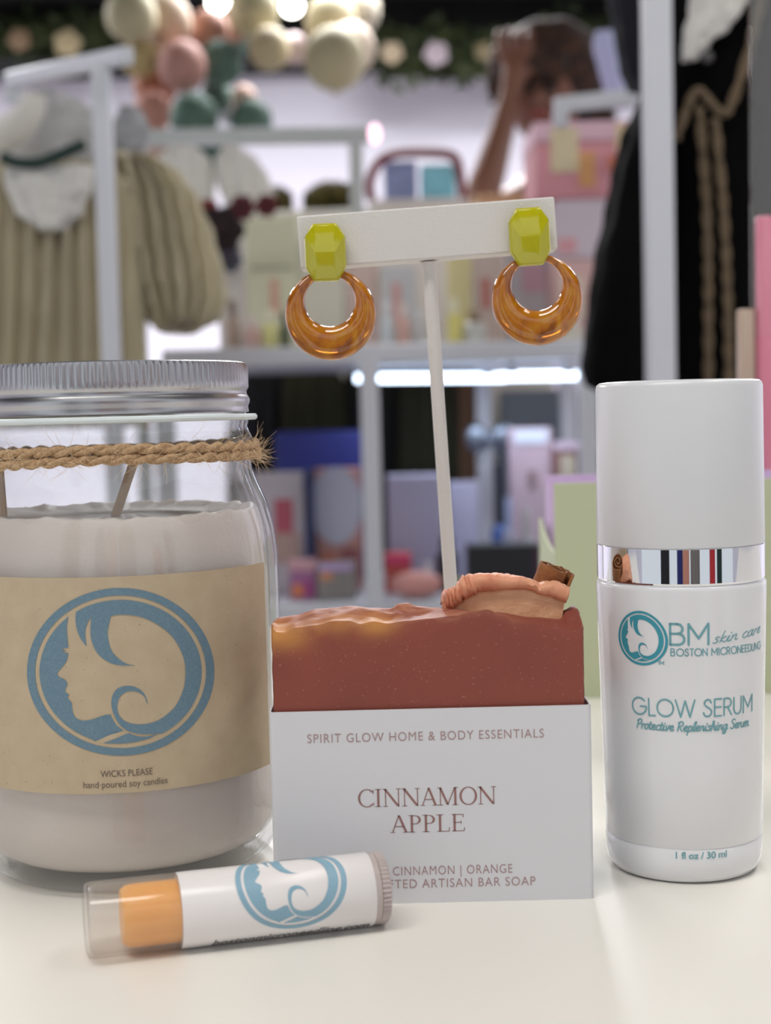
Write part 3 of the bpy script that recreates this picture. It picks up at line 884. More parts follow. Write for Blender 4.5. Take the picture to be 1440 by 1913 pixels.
o = mb.grid(rows).build('peel', mat('dried_apple_peel', (226, 160, 124), 0.55, var=(180, (206, 126, 96), 0.4, 0.7), bump=(500, 0.4, 0.0006)), ap, smooth=60)
md = o.modifiers.new('thick', 'SOLIDIFY'); md.thickness = 0.0006
# cinnamon stick
CD_ = SF + 0.0185
ca = onY(1038, 1060, CD_); cb = onY(1014, 1122, CD_)
ax = (ca - cb).normalized(); ax = (ax + Vector((0, -0.08, 0))).normalized(); cb = ca - ax * 0.0175
xd = Vector((1, 0, 0)); xd = (xd - ax * xd.dot(ax)).normalized(); yd = ax.cross(xd)
mb = MB(); rows = []
spir = []
for side in (1, -1):
    seg = []
    for i in range(40):
        t = i / 39 * 2.55 * PI; r = 0.0041 - 0.00088 * t / PI
        seg.append((side * r * math.cos(t) * 1.0, r * math.sin(t), r))
    spir.append(seg)
seg = []
for i in range(70):
    t = i / 69 * 4.6 * PI; r = 0.0051 - 0.00088 * t / PI
    seg.append((r * math.cos(t - 0.6), r * math.sin(t - 0.6)))
outl = seg; inn = [(x * (1 - 0.00055 / max(math.hypot(x, y), 1e-4)), y * (1 - 0.00055 / max(math.hypot(x, y), 1e-4))) for x, y in seg]
loop = outl + inn[::-1]
for h in [0.0175 * i / 10 for i in range(11)]:
    rows.append([cb + ax * (h + (0.0004 * noise.noise(Vector((x * 800, y * 800, 3))) if h > 0.017 else 0)) + xd * x + yd * y + (xd * noise.noise(Vector((x * 500, y * 500, h * 300))) * 0.0002) for x, y in loop])
mb.grid(rows, True)
n = len(loop); H = len(seg)
mb.f += [tuple(10 * n + i for i in (k, k + 1, n - 2 - k, n - 1 - k)) for k in range(H - 1)]
tag(mb.build('cinnamon_stick', mat('cinnamon_bark', (168, 112, 66), 0.75, var=(220, (122, 74, 38), 0.35, 0.65), speck=(1300, (158, 110, 64), 0.66), bump=(1100, 0.5, 0.0006)), smooth=40),
    'short curled cinnamon stick poking up behind the dried apple slice', 'cinnamon stick')

# ------------------------------------------------------------------ lip balm
LRAD = 0.0081
e0 = onZ(168, 1795, TZ); e1 = onZ(716, 1729, TZ)
A0 = Vector((e0.x, e0.y, 0)); A1 = Vector((e1.x, e1.y, 0)); ad = (A1 - A0).normalized()
nrm = Vector((ad.y, -ad.x, 0))
pl = onZ(160, 1720, TZ + LRAD)
A0 = Vector((A0.x, A0.y, TZ + LRAD)) - nrm * 0.0022 - ad * 0.0006; LEN = (A1 - Vector((A0.x, A0.y, 0))).length + 0.0008
balm = thing('lip_balm', 'lip balm tube lying on its side with orange balm under a clear cap', 'lip balm', Vector((A0.x, A0.y, TZ)) + ad * LEN / 2)


def lp(prof, name, m_, sm=50, n=64, parent=None):
    return MB().lathe(prof, A0, n, axis=ad, xdir=nrm).build(name, m_, parent or balm, smooth=sm, weld=True)


FROST = clear('frosted_cap', (254, 253, 252), 0.09, 0.10, 1.42)
XC = 0.0201
lp([(0, 0.0), (0.0070, 0.0), (0.0078, 0.0004), (LRAD, 0.0014), (LRAD, XC), (LRAD - .0007, XC), (LRAD - .0007, 0.0016), (0.0066, 0.0010), (0, 0.0010)], 'cap', FROST)
ORG = mat('orange_balm', (255, 184, 96), 0.35, spec=0.5, sss=0.3)
lp([(0, 0.0075), (0.0058, 0.0078), (0.0066, 0.0090), (0.0068, 0.0110), (0.0068, XC + 0.001), (0, XC + 0.001)], 'balm_stick', ORG)
LW = mat('white_gloss_label', (238, 234, 234), 0.3, spec=0.5)
XE = 0.0632
lp([(0, XC), (LRAD, XC), (LRAD + .0001, XC + 0.0002), (LRAD + .0001, XE), (LRAD, XE + .0001), (0, XE + .0001)], 'tube_label', LW)
CLR = mat('clear_pink_plastic', (226, 212, 208), 0.25, trans=0.35)
lp([(0, XE), (LRAD - .0001, XE), (LRAD - .0001, XE + 0.0014), (LRAD - .0006, XE + 0.0015), (0, XE + 0.0015)], 'tube_end', CLR)
mb = MB(); rows = []
x0 = XE + 0.0015
yd = ad.cross(nrm)
for (r, h) in ((0, x0), (LRAD - .0004, x0), (LRAD - .0001, x0 + .0002), (LRAD - .0001, LEN - .0004), (LRAD - .0005, LEN), (0, LEN)):
    rows.append([A0 + ad * h + (nrm * math.cos(t) + yd * math.sin(t)) * (max(r, 1e-6) - (0.00035 * (0.5 + 0.5 * math.cos(t * 48)) if r > 0.007 else 0)) for t in [2 * PI * k / 288 for k in range(288)]])
mb.grid(rows, True).build('dial', CLR, balm, smooth=30)


def lmap(off):
    def f(u, v):
        ph = v / LRAD; return A0 + ad * u + (nrm * math.cos(ph) + Vector((0, 0, 1)) * math.sin(ph)) * (LRAD + off)
    return f


fl = lmap(0.00018)
SKY = mat('sky_blue_ink', (138, 176, 196), 0.5)


def lu(px, py):
    p = onZ(px, py, TZ + LRAD); return (p - A0).dot(ad)


ua, ub = lu(417, 1660), lu(622, 1650)
ur_ = (ub - ua) / 2; ucen = (ua + ub) / 2; vcen = math.radians(50) * LRAD; vrr = 0.0119
mb = MB()
for shp in UNIT: fill(mb, [[(ucen + x * ur_, vcen + y * vrr) for x, y in l2] for l2 in shp], fl, 0.0013)
mb.build('printed_emblem', SKY, balm, smooth=0)
mb = MB()
vb = math.radians(-60) * LRAD
type_on(mb, 'bostonmicroneedling.com', lu(380, 1680), lu(668, 1650), vb, 0.0026, fl, 1.0, 0.02, 0.25)
# cut into bands so the lettering follows the curve
mb.build('lettering', mat('dark_grey_ink', (92, 92, 92), 0.6), balm, smooth=0)

# ------------------------------------------------------------------ earring stand
ED = 0.415
tl, trr = onY(554, 404, ED), onY(1035, 367, ED)
es = thing('earring_stand', 'white leatherette T-bar stand holding a pair of hoop earrings', 'earring stand', onY(850, 1200, ED + 0.006).xy.to_3d() + Vector((0, 0, TZ)))
ex = (trr - tl).normalized(); ez = Vector((-ex.z, 0, ex.x)); EW = (trr - tl).length; EH = 0.0143
LEA = mat('white_leatherette', (222, 218, 212), 0.55, bump=(2200, 0.4, 0.0004))
mb = MB(); lo = tl - ez * EH
P_ = [lo, lo + ex * EW, tl + ex * EW, tl]
mb.add(P_ + [p + Vector((0, 0.010, 0)) for p in P_], [(0, 1, 2, 3), (7, 6, 5, 4), (0, 4, 5, 1), (1, 5, 6, 2), (2, 6, 7, 3), (3, 7, 4, 0)])
mb.build('cross_bar', LEA, es, bevel=0.0005)
pa, pb = onY(801, 490, ED + 0.005), onY(842, 1100, ED + 0.005)
pd = (pa - pb).normalized(); pb2 = pb - pd * ((pb.z - TZ - 0.004) / pd.z)
mb = MB()
prof = [(0.0, pa), (0.0026, pa), (0.0021, pa - pd * 0.0012), (0.00185, pa - pd * 0.004)]
mb.tube([p for r, p in prof[1:]] + [pb2], [r for r, p in prof[1:]] + [0.0019], 20)
mb.build('pole', LEA, es)
MB().lathe([(0, 0), (0.020, 0), (0.0215, 0.0012), (0.0215, 0.0032), (0.0205, 0.0044), (0, 0.0046)], Vector((pb2.x, pb2.y + 0.004, TZ)), 48).build('base', LEA, es, smooth=40, weld=True)

# earrings
LIME = mat('lime_enamel', (188, 182, 22), 0.12, spec=0.6, coat=0.6, sss=0.0)
AMB = bpy.data.materials.new('amber_tortoise'); AMB.use_nodes = True
nt = AMB.node_tree; b = nt.nodes['Principled BSDF']
b.inputs['Roughness'].default_value = 0.08; b.inputs['Coat Weight'].default_value = 0.7; b.inputs['Transmission Weight'].default_value = 0.25
b.inputs['IOR'].default_value = 1.5
tc = nt.nodes.new('ShaderNodeTexCoord'); mp = nt.nodes.new('ShaderNodeMapping'); mp.inputs['Scale'].default_value = (1, 1, 0.5); mp.inputs['Rotation'].default_value = (0, 0.7, 0)
nz = nt.nodes.new('ShaderNodeTexNoise'); nz.inputs['Scale'].default_value = 110; nz.inputs['Detail'].default_value = 4; nz.inputs['Distortion'].default_value = 2.2
cr = nt.nodes.new('ShaderNodeValToRGB')
cr.color_ramp.elements[0].position = 0.3; cr.color_ramp.elements[0].color = lin((214, 148, 34))
cr.color_ramp.elements[1].position = 0.72; cr.color_ramp.elements[1].color = lin((132, 70, 34))
e_ = cr.color_ramp.elements.new(0.52); e_.color = lin((198, 120, 30))
nt.links.new(tc.outputs['Object'], mp.inputs[0]); nt.links.new(mp.outputs[0], nz.inputs['Vector']); nt.links.new(nz.outputs['Fac'], cr.inputs[0]); nt.links.new(cr.outputs[0], b.inputs['Base Color'])


def earring(sc, s_tilt, hc, hole_dx, hole_dy, label):
    """sc stud centre px, hc hoop centre px"""
    k = ED - 0.0008
    c = onY(sc[0], sc[1], k)
    t = thing('earring', label, 'earring', c, 'pair of hoop earrings')
    px = onY(sc[0] + 1, sc[1], k).x - c.x
    w, h = 39 * px, 54.5 * px
    rot = Matrix.Rotation(s_tilt, 3, 'Y')
    # faceted oblong stone
    def octo(a, b_, cx, cy, d): return [Vector((x, -d, z)) for x, z in ((-a + cx, -b_), (a - cx, -b_), (a, -b_ + cy), (a, b_ - cy), (a - cx, b_), (-a + cx, b_), (-a, b_ - cy), (-a, -b_ + cy))]
    mb = MB()
    L = [octo(w * .9, h * .93, w * .38, h * .42, 0), octo(w, h, w * .42, h * .47, 0.0016), octo(w * .92, h * .94, w * .39, h * .44, 0.0028)]
    vs = [c + rot @ p for l in L for p in l]
    top = [Vector((-w * .42, -0.0042, h * .48)), Vector((w * .42, -0.0042, h * .48)), Vector((w * .5, -0.0047, -h * .02)), Vector((w * .42, -0.0040, -h * .55)), Vector((-w * .42, -0.0040, -h * .55)), Vector((-w * .5, -0.0047, -h * .02))]
    vs += [c + rot @ p for p in top]
    fs = [tuple(range(8))]
    for l in range(2):
        for i in range(8): j = (i + 1) % 8; fs.append((l * 8 + i, l * 8 + j, l * 8 + 8 + j, l * 8 + 8 + i))
    o8 = 16; q = 24
    # ring vertex order: 0 bl,1 br,2 r-low,3 r-up,4 tr,5 tl,6 l-up,7 l-low
    fs += [(o8, o8 + 1, q + 3, q + 4), (o8 + 1, o8 + 2, q + 3), (o8 + 2, o8 + 3, q + 2, q + 3), (o8 + 3, q + 1, q + 2), (o8 + 3, o8 + 4, q + 1), (o8 + 4, o8 + 5, q, q + 1), (o8 + 5, o8 + 6, q),
           (o8 + 6, q + 5, q), (o8 + 6, o8 + 7, q + 4, q + 5), (o8 + 7, o8, q + 4), (q, q + 1, q + 2, q + 5), (q + 5, q + 2, q + 3, q + 4)]
    mb.add(vs, fs).build('stud', LIME, t, bevel=0.00035, smooth=14)
    # off-centre hoop with a domed section
    hcw = onY(hc[0], hc[1], ED - 0.0003); R = 85.5 * px; r = 47 * px; off = Vector((hole_dx * px, 0, hole_dy * px))
    mb = MB(); rows = []
    for i in range(128):
        a = 2 * PI * i / 128; u = Vector((math.cos(a), 0, math.sin(a)))
        po = hcw + u * R; pi_ = hcw + off + u * r; wd = (po - pi_).length; mid = (po + pi_) / 2; dr = (po - pi_).normalized(); th = min(0.0026, wd * 0.42)
        rows.append([mid + dr * (wd / 2) * math.cos(b2) + Vector((0, 1, 0)) * th * math.sin(b2) * (1.0) for b2 in [2 * PI * j / 20 for j in range(20)]])
    rows.append(rows[0])
    mb.grid(rows, True).build('hoop', AMB, t, smooth=80, weld=True)


earring((608, 473), math.radians(-0.5), (617.5, 588), -1, 25, 'earring on the left end of the T-bar, lime stud over amber hoop')
earring((988, 443.5), math.radians(-2.5), (1003, 560), 0, 27, 'earring on the right end of the T-bar, lime stud with bright glint over amber hoop')

# ------------------------------------------------------------------ green display carton behind the bottle
GD = 0.594
GREEN = mat('sage_green_card', (186, 193, 160), 0.6, bump=(300, 0.05, 0.0003))
gx0 = onY(1036, 1000, GD).x; gx1 = onY(1560, 1000, GD).x; gz = onY(1200, 899, GD).z; gb = GD + 0.062
gt = thing('display_carton', 'open sage green card display carton behind the white serum bottle', 'display box', ((gx0 + gx1) / 2, (GD + gb) / 2, TZ))
MB().box((gx0, GD, TZ), (gx1, GD + 0.0012, gz)).build('front_panel', GREEN, gt, bevel=0.0004)
MB().box((gx0, gb - 0.0012, TZ), (gx1, gb, gz - 0.035)).build('back_panel', GREEN, gt)
MB().box((gx0 + .001, GD + .0012, TZ), (gx1 - .001, gb - .0012, TZ + .0012)).build('bottom_panel', GREEN, gt)
for xs in (gx0, gx1 - 0.0012):
    prof = [(GD + 0.0012, TZ), (gb - 0.0012, TZ), (gb - 0.0012, gz - 0.018)] + [(GD + 0.0012 + 0.0596 * (1 - t), gz - 0.018 - 0.010 * t - 0.003 * math.sin(t * PI)) for t in [i / 10 for i in range(1, 10)]] + [(GD + 0.0012, gz - 0.028)]
    n = len(prof); mb = MB()
    mb.add([(xs, y, z) for y, z in prof] + [(xs + 0.0012, y, z) for y, z in prof], [tuple(range(n)), tuple(range(2 * n - 1, n - 1, -1))] + [(k, (k + 1) % n, (k + 1) % n + n, k + n) for k in range(n)])
    mb.build('side_panel', GREEN, gt)
LIL = mat('lilac_pouch_film', (214, 188, 228), 0.35)
SY = gb - 0.009
zt = onY(1100, 886, SY).z
for k in range(3):
    a = gx0 + 0.0022 + k * 0.0365
    t = thing('lilac_sachet', 'lilac sachet standing in the green carton, ' + ['peeking out at its left end', 'behind the serum bottle cap', 'at its right end'][k], 'sachet', (a + .0175, SY, TZ + .0016), 'lilac sachets in the green carton')
    rows = []
    for i in range(11):
        h = i / 10; th = 0.0065 * math.sin(min(h, 0.9) * PI * 0.92 + 0.15) + 0.0006; z = TZ + 0.0016 + (zt - TZ - 0.0046) * h
        rows.append([Vector((a + 0.0175 + 0.0175 * math.copysign(abs(math.cos(q)) ** .5, math.cos(q)), SY + th * math.sin(q), z)) for q in [2 * PI * j / 32 for j in range(32)]])
    mb = MB().grid(rows, True); mb.f += [tuple(range(32)), tuple(range(10 * 32, 11 * 32))]
    mb.build('pouch', LIL, t, smooth=50)
    MB().box((a, SY - .0008, zt - .003), (a + 0.035, SY + .0008, zt)).build('seal_strip', LIL, t)

# ------------------------------------------------------------------ acrylic display at the right edge
QD = 0.70
ACR = clear('clear_acrylic', (236, 238, 238), 0.06, 0.03, 1.49)
qx0 = onY(1416, 400, QD).x; qz = onY(1420, 905, QD).z
act = thing('acrylic_display', 'tall clear acrylic display stand at the right edge behind the green carton', 'display stand', (qx0 + 0.03, QD + 0.02, TZ))
MB().box((qx0 - 0.016, QD - 0.012, TZ), (qx0 + 0.07, QD + 0.055, qz)).build('riser', mat('frosted_acrylic', (196, 196, 196), 0.4), act, bevel=0.001)
MB().box((qx0 + 0.0005, QD + 0.014, qz), (qx0 + 0.07, QD + 0.018, qz + 0.24)).build('upright_panel', ACR, act, bevel=0.0008)


def gloss(px0, px1, ytop, col, label, capc):
    x0 = onY(px0, 700, QD).x; x1 = onY(px1, 700, QD).x; r = (x1 - x0) / 2; zt = onY((px0 + px1) / 2, ytop, QD).z
    c = Vector(((x0 + x1) / 2, QD, qz)); h = zt - qz
    t = thing('lip_gloss_tube', label, 'lip gloss', c, 'lip gloss tubes on the acrylic display')
    MB().lathe([(0, 0), (r * .95, 0), (r, .001), (r, h * .55), (r * .9, h * .56), (0, h * .56)], c, 32).build('tube', mat('gloss_' + str(col), col, 0.2, coat=0.5), t, smooth=40)
    MB().lathe([(0, h * .56), (r * .92, h * .56), (r * .95, h * .57), (r * .95, h - .001), (r * .85, h), (0, h)], c, 32).build('cap', mat('gloss_' + str(capc), capc, 0.2, coat=0.5), t, smooth=40)


gloss(1376, 1411, 578, (186, 150, 128), 'short beige lip gloss tube left of the tall pink tube', (190, 168, 150))
gloss(1412, 1449, 405, (216, 130, 152), 'tall pink lip gloss tube at the right edge of the acrylic display', (222, 140, 160))

# ================================================================== SHOP BEHIND
def cloth(mb, rows, Y, thick, pleat=(0, 0.0, 0.0), n=96, wob=0.004, closed=True):
    """a hollow garment: rows of (y_px, left_px, right_px) outlines at distance Y, rounded front to back"""
    ys = [r[0] for r in rows]; out = []
    lf = [(r[0], r[1]) for r in rows]; rf = [(r[0], r[2]) for r in rows]
    N = 36; R = []
    for i in range(N + 1):
        y = ys[0] + (ys[-1] - ys[0]) * i / N
        a, b = onY(interp(lf, y), y, Y), onY(interp(rf, y), y, Y); c = (a + b) / 2; h = (b.x - a.x) / 2
        row = []
        for j in range(n):
            t = 2 * PI * j / n; s_ = i / N
            k = pleat[1] * math.sin(pleat[0] * t + pleat[2] * s_ + 1.3 * noise.noise(Vector((math.cos(t) * 2, math.sin(t) * 2, s_ * 2)))) + wob * noise.noise(Vector((math.cos(t) * 3, math.sin(t) * 3, s_ * 6 + Y * 9)))
            cx, sy = math.cos(t), math.sin(t)
            row.append(Vector((c.x + (h + k * 0.6) * cx, Y + (thick + k) * sy, c.z)))
        R.append(row)
    mb.grid(R, True); o = len(mb.v) - (N + 1) * n
    if closed: mb.f += [tuple(o + k for k in range(n)), tuple(o + N * n + k for k in range(n))]
    return mb


CREAM = mat('cream_knit', (188, 178, 150), 0.9, bump=(260, 0.5, 0.002), sheen=0.2)
OFFW = mat('off_white_cloth', (214, 212, 206), 0.9, sheen=0.2)
GREYW = mat('grey_white_cloth', (178, 178, 178), 0.9)
# --- left clothes rack
rk = thing('clothes_rack', 'white metal clothes rack post and arm at the left with the cream dress', 'clothes rack', onY(200, 400, 1.5).xy.to_3d())
p = onY(199, 420, 1.5); top = onY(196, 118, 1.5)
MB().box((p.x - .0088, 1.4912, 0), (p.x + .0088, 1.5088, top.z)).build('post', WHITE, rk, bevel=.002)
MB().bar(onY(18, 150, 1.78), onY(238, 104, 1.46), 0.014, 0.017).build('arm', WHITE, rk, bevel=.002)
MB().bar(onY(30, 150, 1.77), onY(22, 195, 1.77), 0.016).build('hook', WHITE, rk, bevel=.002)
MB().box((p.x - .03, 1.30, 0), (p.x + .03, 1.85, 0.025)).build('foot', WHITE, rk, bevel=.002)
dr = thing('knit_dress', 'cream ruffled knit dress hanging behind the left white post', 'dress', onY(120, 700, 1.64))
body = cloth(MB(), [(318, 8, 200), (345, -25, 235), (400, -45, 245), (470, -60, 252), (560, -62, 256), (660, -72, 260), (800, -90, 268)], 1.64, 0.075, (30, 0.0125, 1.6), 220).build('dress_body', CREAM, dr, smooth=70)
cloth(MB(), [(300, 215, 290), (330, 210, 330), (380, 212, 362), (440, 222, 385), (510, 240, 404), (560, 262, 412), (595, 285, 402), (622, 310, 350)], 1.70, 0.06, (18, 0.014, 9.0), 180).build('ruffled_sleeve', CREAM, dr, smooth=70)
cloth(MB(), [(312, 10, 172), (350, 14, 168), (395, 35, 150), (430, 75, 118)], 1.555, 0.012, (6, 0.004, 1), 60).build('neckline', OFFW, dr, smooth=70)
tag(MB().tube([onY(x, y, 1.535) for x, y in cat_rom([(4, 292), (30, 303), (70, 304), (110, 290), (160, 268)], 6)], 0.0062, 12).build('velvet_hanger', mat('dark_green_velvet', (16, 46, 40), 0.8, sheen=0.3)),
    'dark green velvet hanger bar across the neckline of the cream dress', 'hanger')
tag(cloth(MB(), [(182, 70, 125), (200, 50, 165), (225, 20, 210), (260, -10, 262), (300, -30, 274), (345, -40, 268)], 1.86, 0.05, (9, 0.006, 2), 90).build('draped_sweater', GREYW, smooth=70),
    'pale grey sweater draped behind the top of the left post', 'sweater')
tag(MB().tube([onY(x, y, 1.73) for x, y in cat_rom([(66, 176), (58, 205), (30, 238), (-10, 262), (-50, 280)], 6)], [0.012 + 0.0006 * i for i in range(25)], 14).build('cream_scarf', OFFW, smooth=70),
    'cream scarf hanging from the left end of the rack arm', 'scarf')
tag(cloth(MB(), [(205, 225, 262), (240, 212, 275), (270, 214, 268), (290, 235, 255)], 1.78, 0.03, (5, 0.003, 1), 60).build('grey_knit_hat', mat('mid_grey_knit', (150, 152, 156), 0.9)),
    'grey knitted hat just right of the left post', 'hat')

# --- rack further back with white blouses
rb = thing('garment_rail', 'grey white horizontal garment rail in front of the green balloons', 'clothes rack', onY(460, 700, 2.46).xy.to_3d())
RAILM = mat('grey_metal_paint', (178, 182, 182), 0.45)
MB().bar(onY(212, 259, 2.46), onY(690, 252, 2.46), 0.022, 0.026).build('rail', RAILM, rb, bevel=.003)
for x in (664, 250):
    q = onY(x, 262, 2.46); MB().box((q.x - .011, 2.45, 0), (q.x + .011, 2.472, q.z - .008)).build('post', RAILM, rb, bevel=.002)
tag(MB().ell(onY(700, 250, 2.46), (0.009, 0.009, 0.016), 16, 10).build('pink_bulb', mat('pink_glow', (255, 206, 226), 0.4, emit=2.2)), 'small glowing pink bulb at the right end of the grey rail', 'light bulb')
for k, (rows, Y, lb) in enumerate((([(276, 318, 366), (300, 288, 392), (330, 292, 398), (370, 330, 398), (405, 345, 394)], 2.405, 'white blouse nearest the cream sleeve on the grey rail'),
                                   ([(276, 418, 448), (298, 404, 478), (335, 406, 500), (375, 420, 512), (410, 440, 500)], 2.405, 'white blouse right of another on the grey rail'))):
    tag(cloth(MB(), rows, Y, 0.022, (8, 0.005, 3), 80).build('white_blouse', OFFW, smooth=70), lb, 'blouse', 'white blouses on the grey rail')
BURG = mat('burgundy_felt', (72, 24, 26), 0.8)
for k, (x, y, r, c, lb) in enumerate(((410, 430, 0.034, (30, 14, 18), 'large near-black fabric flower below the white blouses'), (386, 398, 0.02, (110, 44, 38), 'rust red fabric flower left of the dark one'),
                                      (452, 388, 0.018, (84, 30, 40), 'small burgundy fabric flower under the white blouses'), (498, 384, 0.016, (90, 30, 36), 'burgundy fabric flower furthest right, by the moss'),
                                      (428, 485, 0.018, (70, 72, 84), 'slate grey fabric flower below the near-black one'))):
    c0_ = onY(x, y, 2.085); t = thing('fabric_flower', lb, 'flower', c0_, 'fabric flowers by the blouses'); fmn = mat('felt_' + str(c), c, 0.85)
    for q in range(6):
        a = q * PI / 3 + k; mb = MB().ell(c0_ + Vector((math.cos(a), 0, math.sin(a))) * r * .55, (r * .5, r * .22, r * .5), 12, 8); mb.build('petal', fmn, t, smooth=60)
    MB().ell(c0_ + Vector((0, -r * .25, 0)), r * .3, 10, 8).build('flower_centre', mat('flower_heart', (40, 20, 22), 0.8), t)

# --- white plinth behind with moss, baskets and boxes
PY0, PY1 = 2.50, 2.73
pz = onY(700, 388, PY0).z
plx0, plx1 = onY(428, 500, PY0).x, onY(1030, 500, PY0).x
PLN = mat('cream_plinth', (214, 210, 200), 0.6)
tag(MB().box((plx0, PY0, 0), (plx1, PY1, pz)).build('display_plinth', PLN, bevel=.004), 'tall cream display plinth behind the shelf of boxes', 'plinth')
OLIVE = mat('olive_moss', (98, 88, 40), 0.9, var=(60, (70, 66, 26), 0.3, 0.7), bump=(90, 1, 0.01))
for x0, x1, y0, lb in ((452, 548, 338, 'low mound of olive moss at the left end of the plinth'), (566, 672, 328, 'taller mound of olive moss beside the rail post on the plinth')):
    a, b = onY(x0, 388, 2.6), onY(x1, 388, 2.6); h = onY(x0, y0, 2.6).z - pz; c = Vector(((a.x + b.x) / 2, 2.60, pz + h * .4)); mb = MB()
    for q in range(420):
        u = Vector((random.gauss(0, 1), random.gauss(0, 1), abs(random.gauss(0, .9)))).normalized(); pt = c + Vector((u.x * (b.x - a.x) / 2 * .9, u.y * .055, u.z * h * .6 - h * .38)) * random.uniform(.75, 1.08)
        d = (u + Vector((random.uniform(-1, 1), random.uniform(-1, 1), random.uniform(-.5, 1))) * .9).normalized(); w = d.cross(Vector((.3, .5, .8))).normalized() * .006
        mb.add([pt - w, pt + w, pt + d * .02 + w * .3, pt + d * .02 - w * .3], [(0, 1, 2, 3)])
    for v_ in mb.v: v_.z = max(v_.z, pz + .0008); v_.x = min(max(v_.x, a.x), b.x)
    t = thing('moss_mound', lb, 'moss', Vector((c.x, c.y, pz)), 'moss on the plinth')
    MB().ell(Vector((c.x, c.y, pz + h * .425)), ((b.x - a.x) / 2 * .9, .055, h * .42), 24, 14).build('core', OLIVE, t)
    o = mb.build('moss_sprigs', OLIVE, t, smooth=0); o['kind'] = 'stuff'


def pack(name, x0, x1, y0, zb, Y, dep, col, label, cat='box', group=None, patch=None, rough=0.5, lid=None):
    """upright carton: left and right pixel, top pixel, base height, front distance, depth"""
    xc = (x0 + x1) / 2; a, b = onY(x0, y0, Y), onY(x1, y0, Y); zt = onY(xc, y0, Y).z
    t = thing(name, label, cat, ((a.x + b.x) / 2, Y + dep / 2, zb), group)
    M_ = mat('card_' + '_'.join(map(str, col)), col, rough)
    w = b.x - a.x; h = zt - zb
    hl = h * (0.75 if lid else 1)
    MB().box((a.x, Y, zb), (b.x, Y + dep, zb + hl)).build('body', M_, t, bevel=min(w, h, dep) * .05)
    if lid: MB().box((a.x - .001, Y - .001, zb + hl), (b.x + .001, Y + dep + .001, zt)).build('lid', mat('card_' + '_'.join(map(str, lid)), lid, rough), t, bevel=.001)
    for (u0, u1, v0, v1, c) in (patch or []):
        MB().box((a.x + w * u0, Y - .0018, zb + h * v0), (a.x + w * u1, Y - .0002, zb + h * v1)).build('front_print', mat('card_' + '_'.join(map(str, c)), c, rough), t)
    return t


def flacon(name, x0, x1, y0, zb, Y, col, capc, label, cat='bottle', group=None, neck=.35, split=.68):
    a, b = onY(x0, y0, Y), onY(x1, y0, Y); r = (b.x - a.x) / 2; h = onY((x0 + x1) / 2, y0, Y).z - zb; c = Vector(((a.x + b.x) / 2, Y + r, zb))
    t = thing(name, label, cat, c, group)
    MB().lathe([(0, 0), (r * .92, 0), (r, h * .03), (r, h * split * .86), (r * .8, h * split * .95), (r * neck, h * split), (0, h * split)], c, 28).build('body', mat('jar_' + '_'.join(map(str, col)), col, .3), t, smooth=40)
    MB().lathe([(0, h * split), (r * max(neck, .5) * 1.1, h * split), (r * max(neck, .5) * 1.1, h * .98), (r * max(neck, .5), h), (0, h)], c, 28).build('cap', mat('jar_' + '_'.join(map(str, capc)), capc, .35), t, smooth=40)


pack('blue_box', 716, 778, 300, pz, 2.56, .08, (132, 146, 186), 'periwinkle blue box on the plinth beside the turquoise box')
pack('turquoise_box', 786, 850, 306, pz, 2.56, .08, (130, 200, 216), 'turquoise box on the plinth beside the arm of the person')
t = thing('red_handled_basket', 'shallow cream basket with dark red arched handle on the plinth', 'basket', onY(770, 388, 2.53))
a, b = onY(688, 374, 2.515), onY(872, 374, 2.515)
MB().box((a.x, 2.505, pz), (b.x, 2.55, a.z)).build('basket_tray', mat('pale_wicker', (206, 200, 196), 0.8), t, bevel=.003)
MB().tube([onY(x, y, 2.53) for x, y in cat_rom([(694, 374), (690, 340), (706, 306), (735, 288), (790, 285), (844, 291), (858, 320), (864, 374)], 5)], 0.0085, 10).build('handle', mat('dark_red_leather', (120, 62, 66), 0.6), t)
pack('tan_box', 884, 1000, 362, pz, 2.60, .07, (178, 134, 96), 'low tan box on the plinth under the elbow of the person')

# --- display shelving
SY0, SY1 = 1.95, 2.36
z_mid = onY(700, 655, SY0).z + .008; z_low = onY(600, 1131, SY0).z
ux0, ux1 = onY(300, 655, SY0).x, onY(1092, 655, SY0).x
un = thing('shelf_unit', 'white metal display shelf unit behind the counter with boxes on two levels', 'shelving', ((ux0 + ux1) / 2, 2.15, 0))
MB().box((ux0, SY0, z_mid - .024), (ux1, SY1, z_mid)).build('shelf', WHITE, un, bevel=.003)
MB().box((ux0, SY0 + .01, z_low - .024), (ux1, SY1, z_low)).build('shelf', WHITE, un, bevel=.003)
MB().box((ux0, SY0 + .01, .12), (ux1, SY1, .144)).build('shelf', WHITE, un, bevel=.003)
for x, Y, zt in ((694, SY0 - .014, z_mid - .02), (312, SY0 - .014, z_mid - .02), (905, SY1 + .014, z_mid - .02), (1062, SY1 + .014, z_mid - .02), (1100, SY0 - .014, z_mid - .02)):
    q = onY(x, 880, Y); MB().box((q.x - .0118, Y - .0118, 0), (q.x + .0118, Y + .0118, zt)).build('post', WHITE, un, bevel=.002)
LED = mat('cold_led', (214, 232, 255), 0.4, emit=6.0)
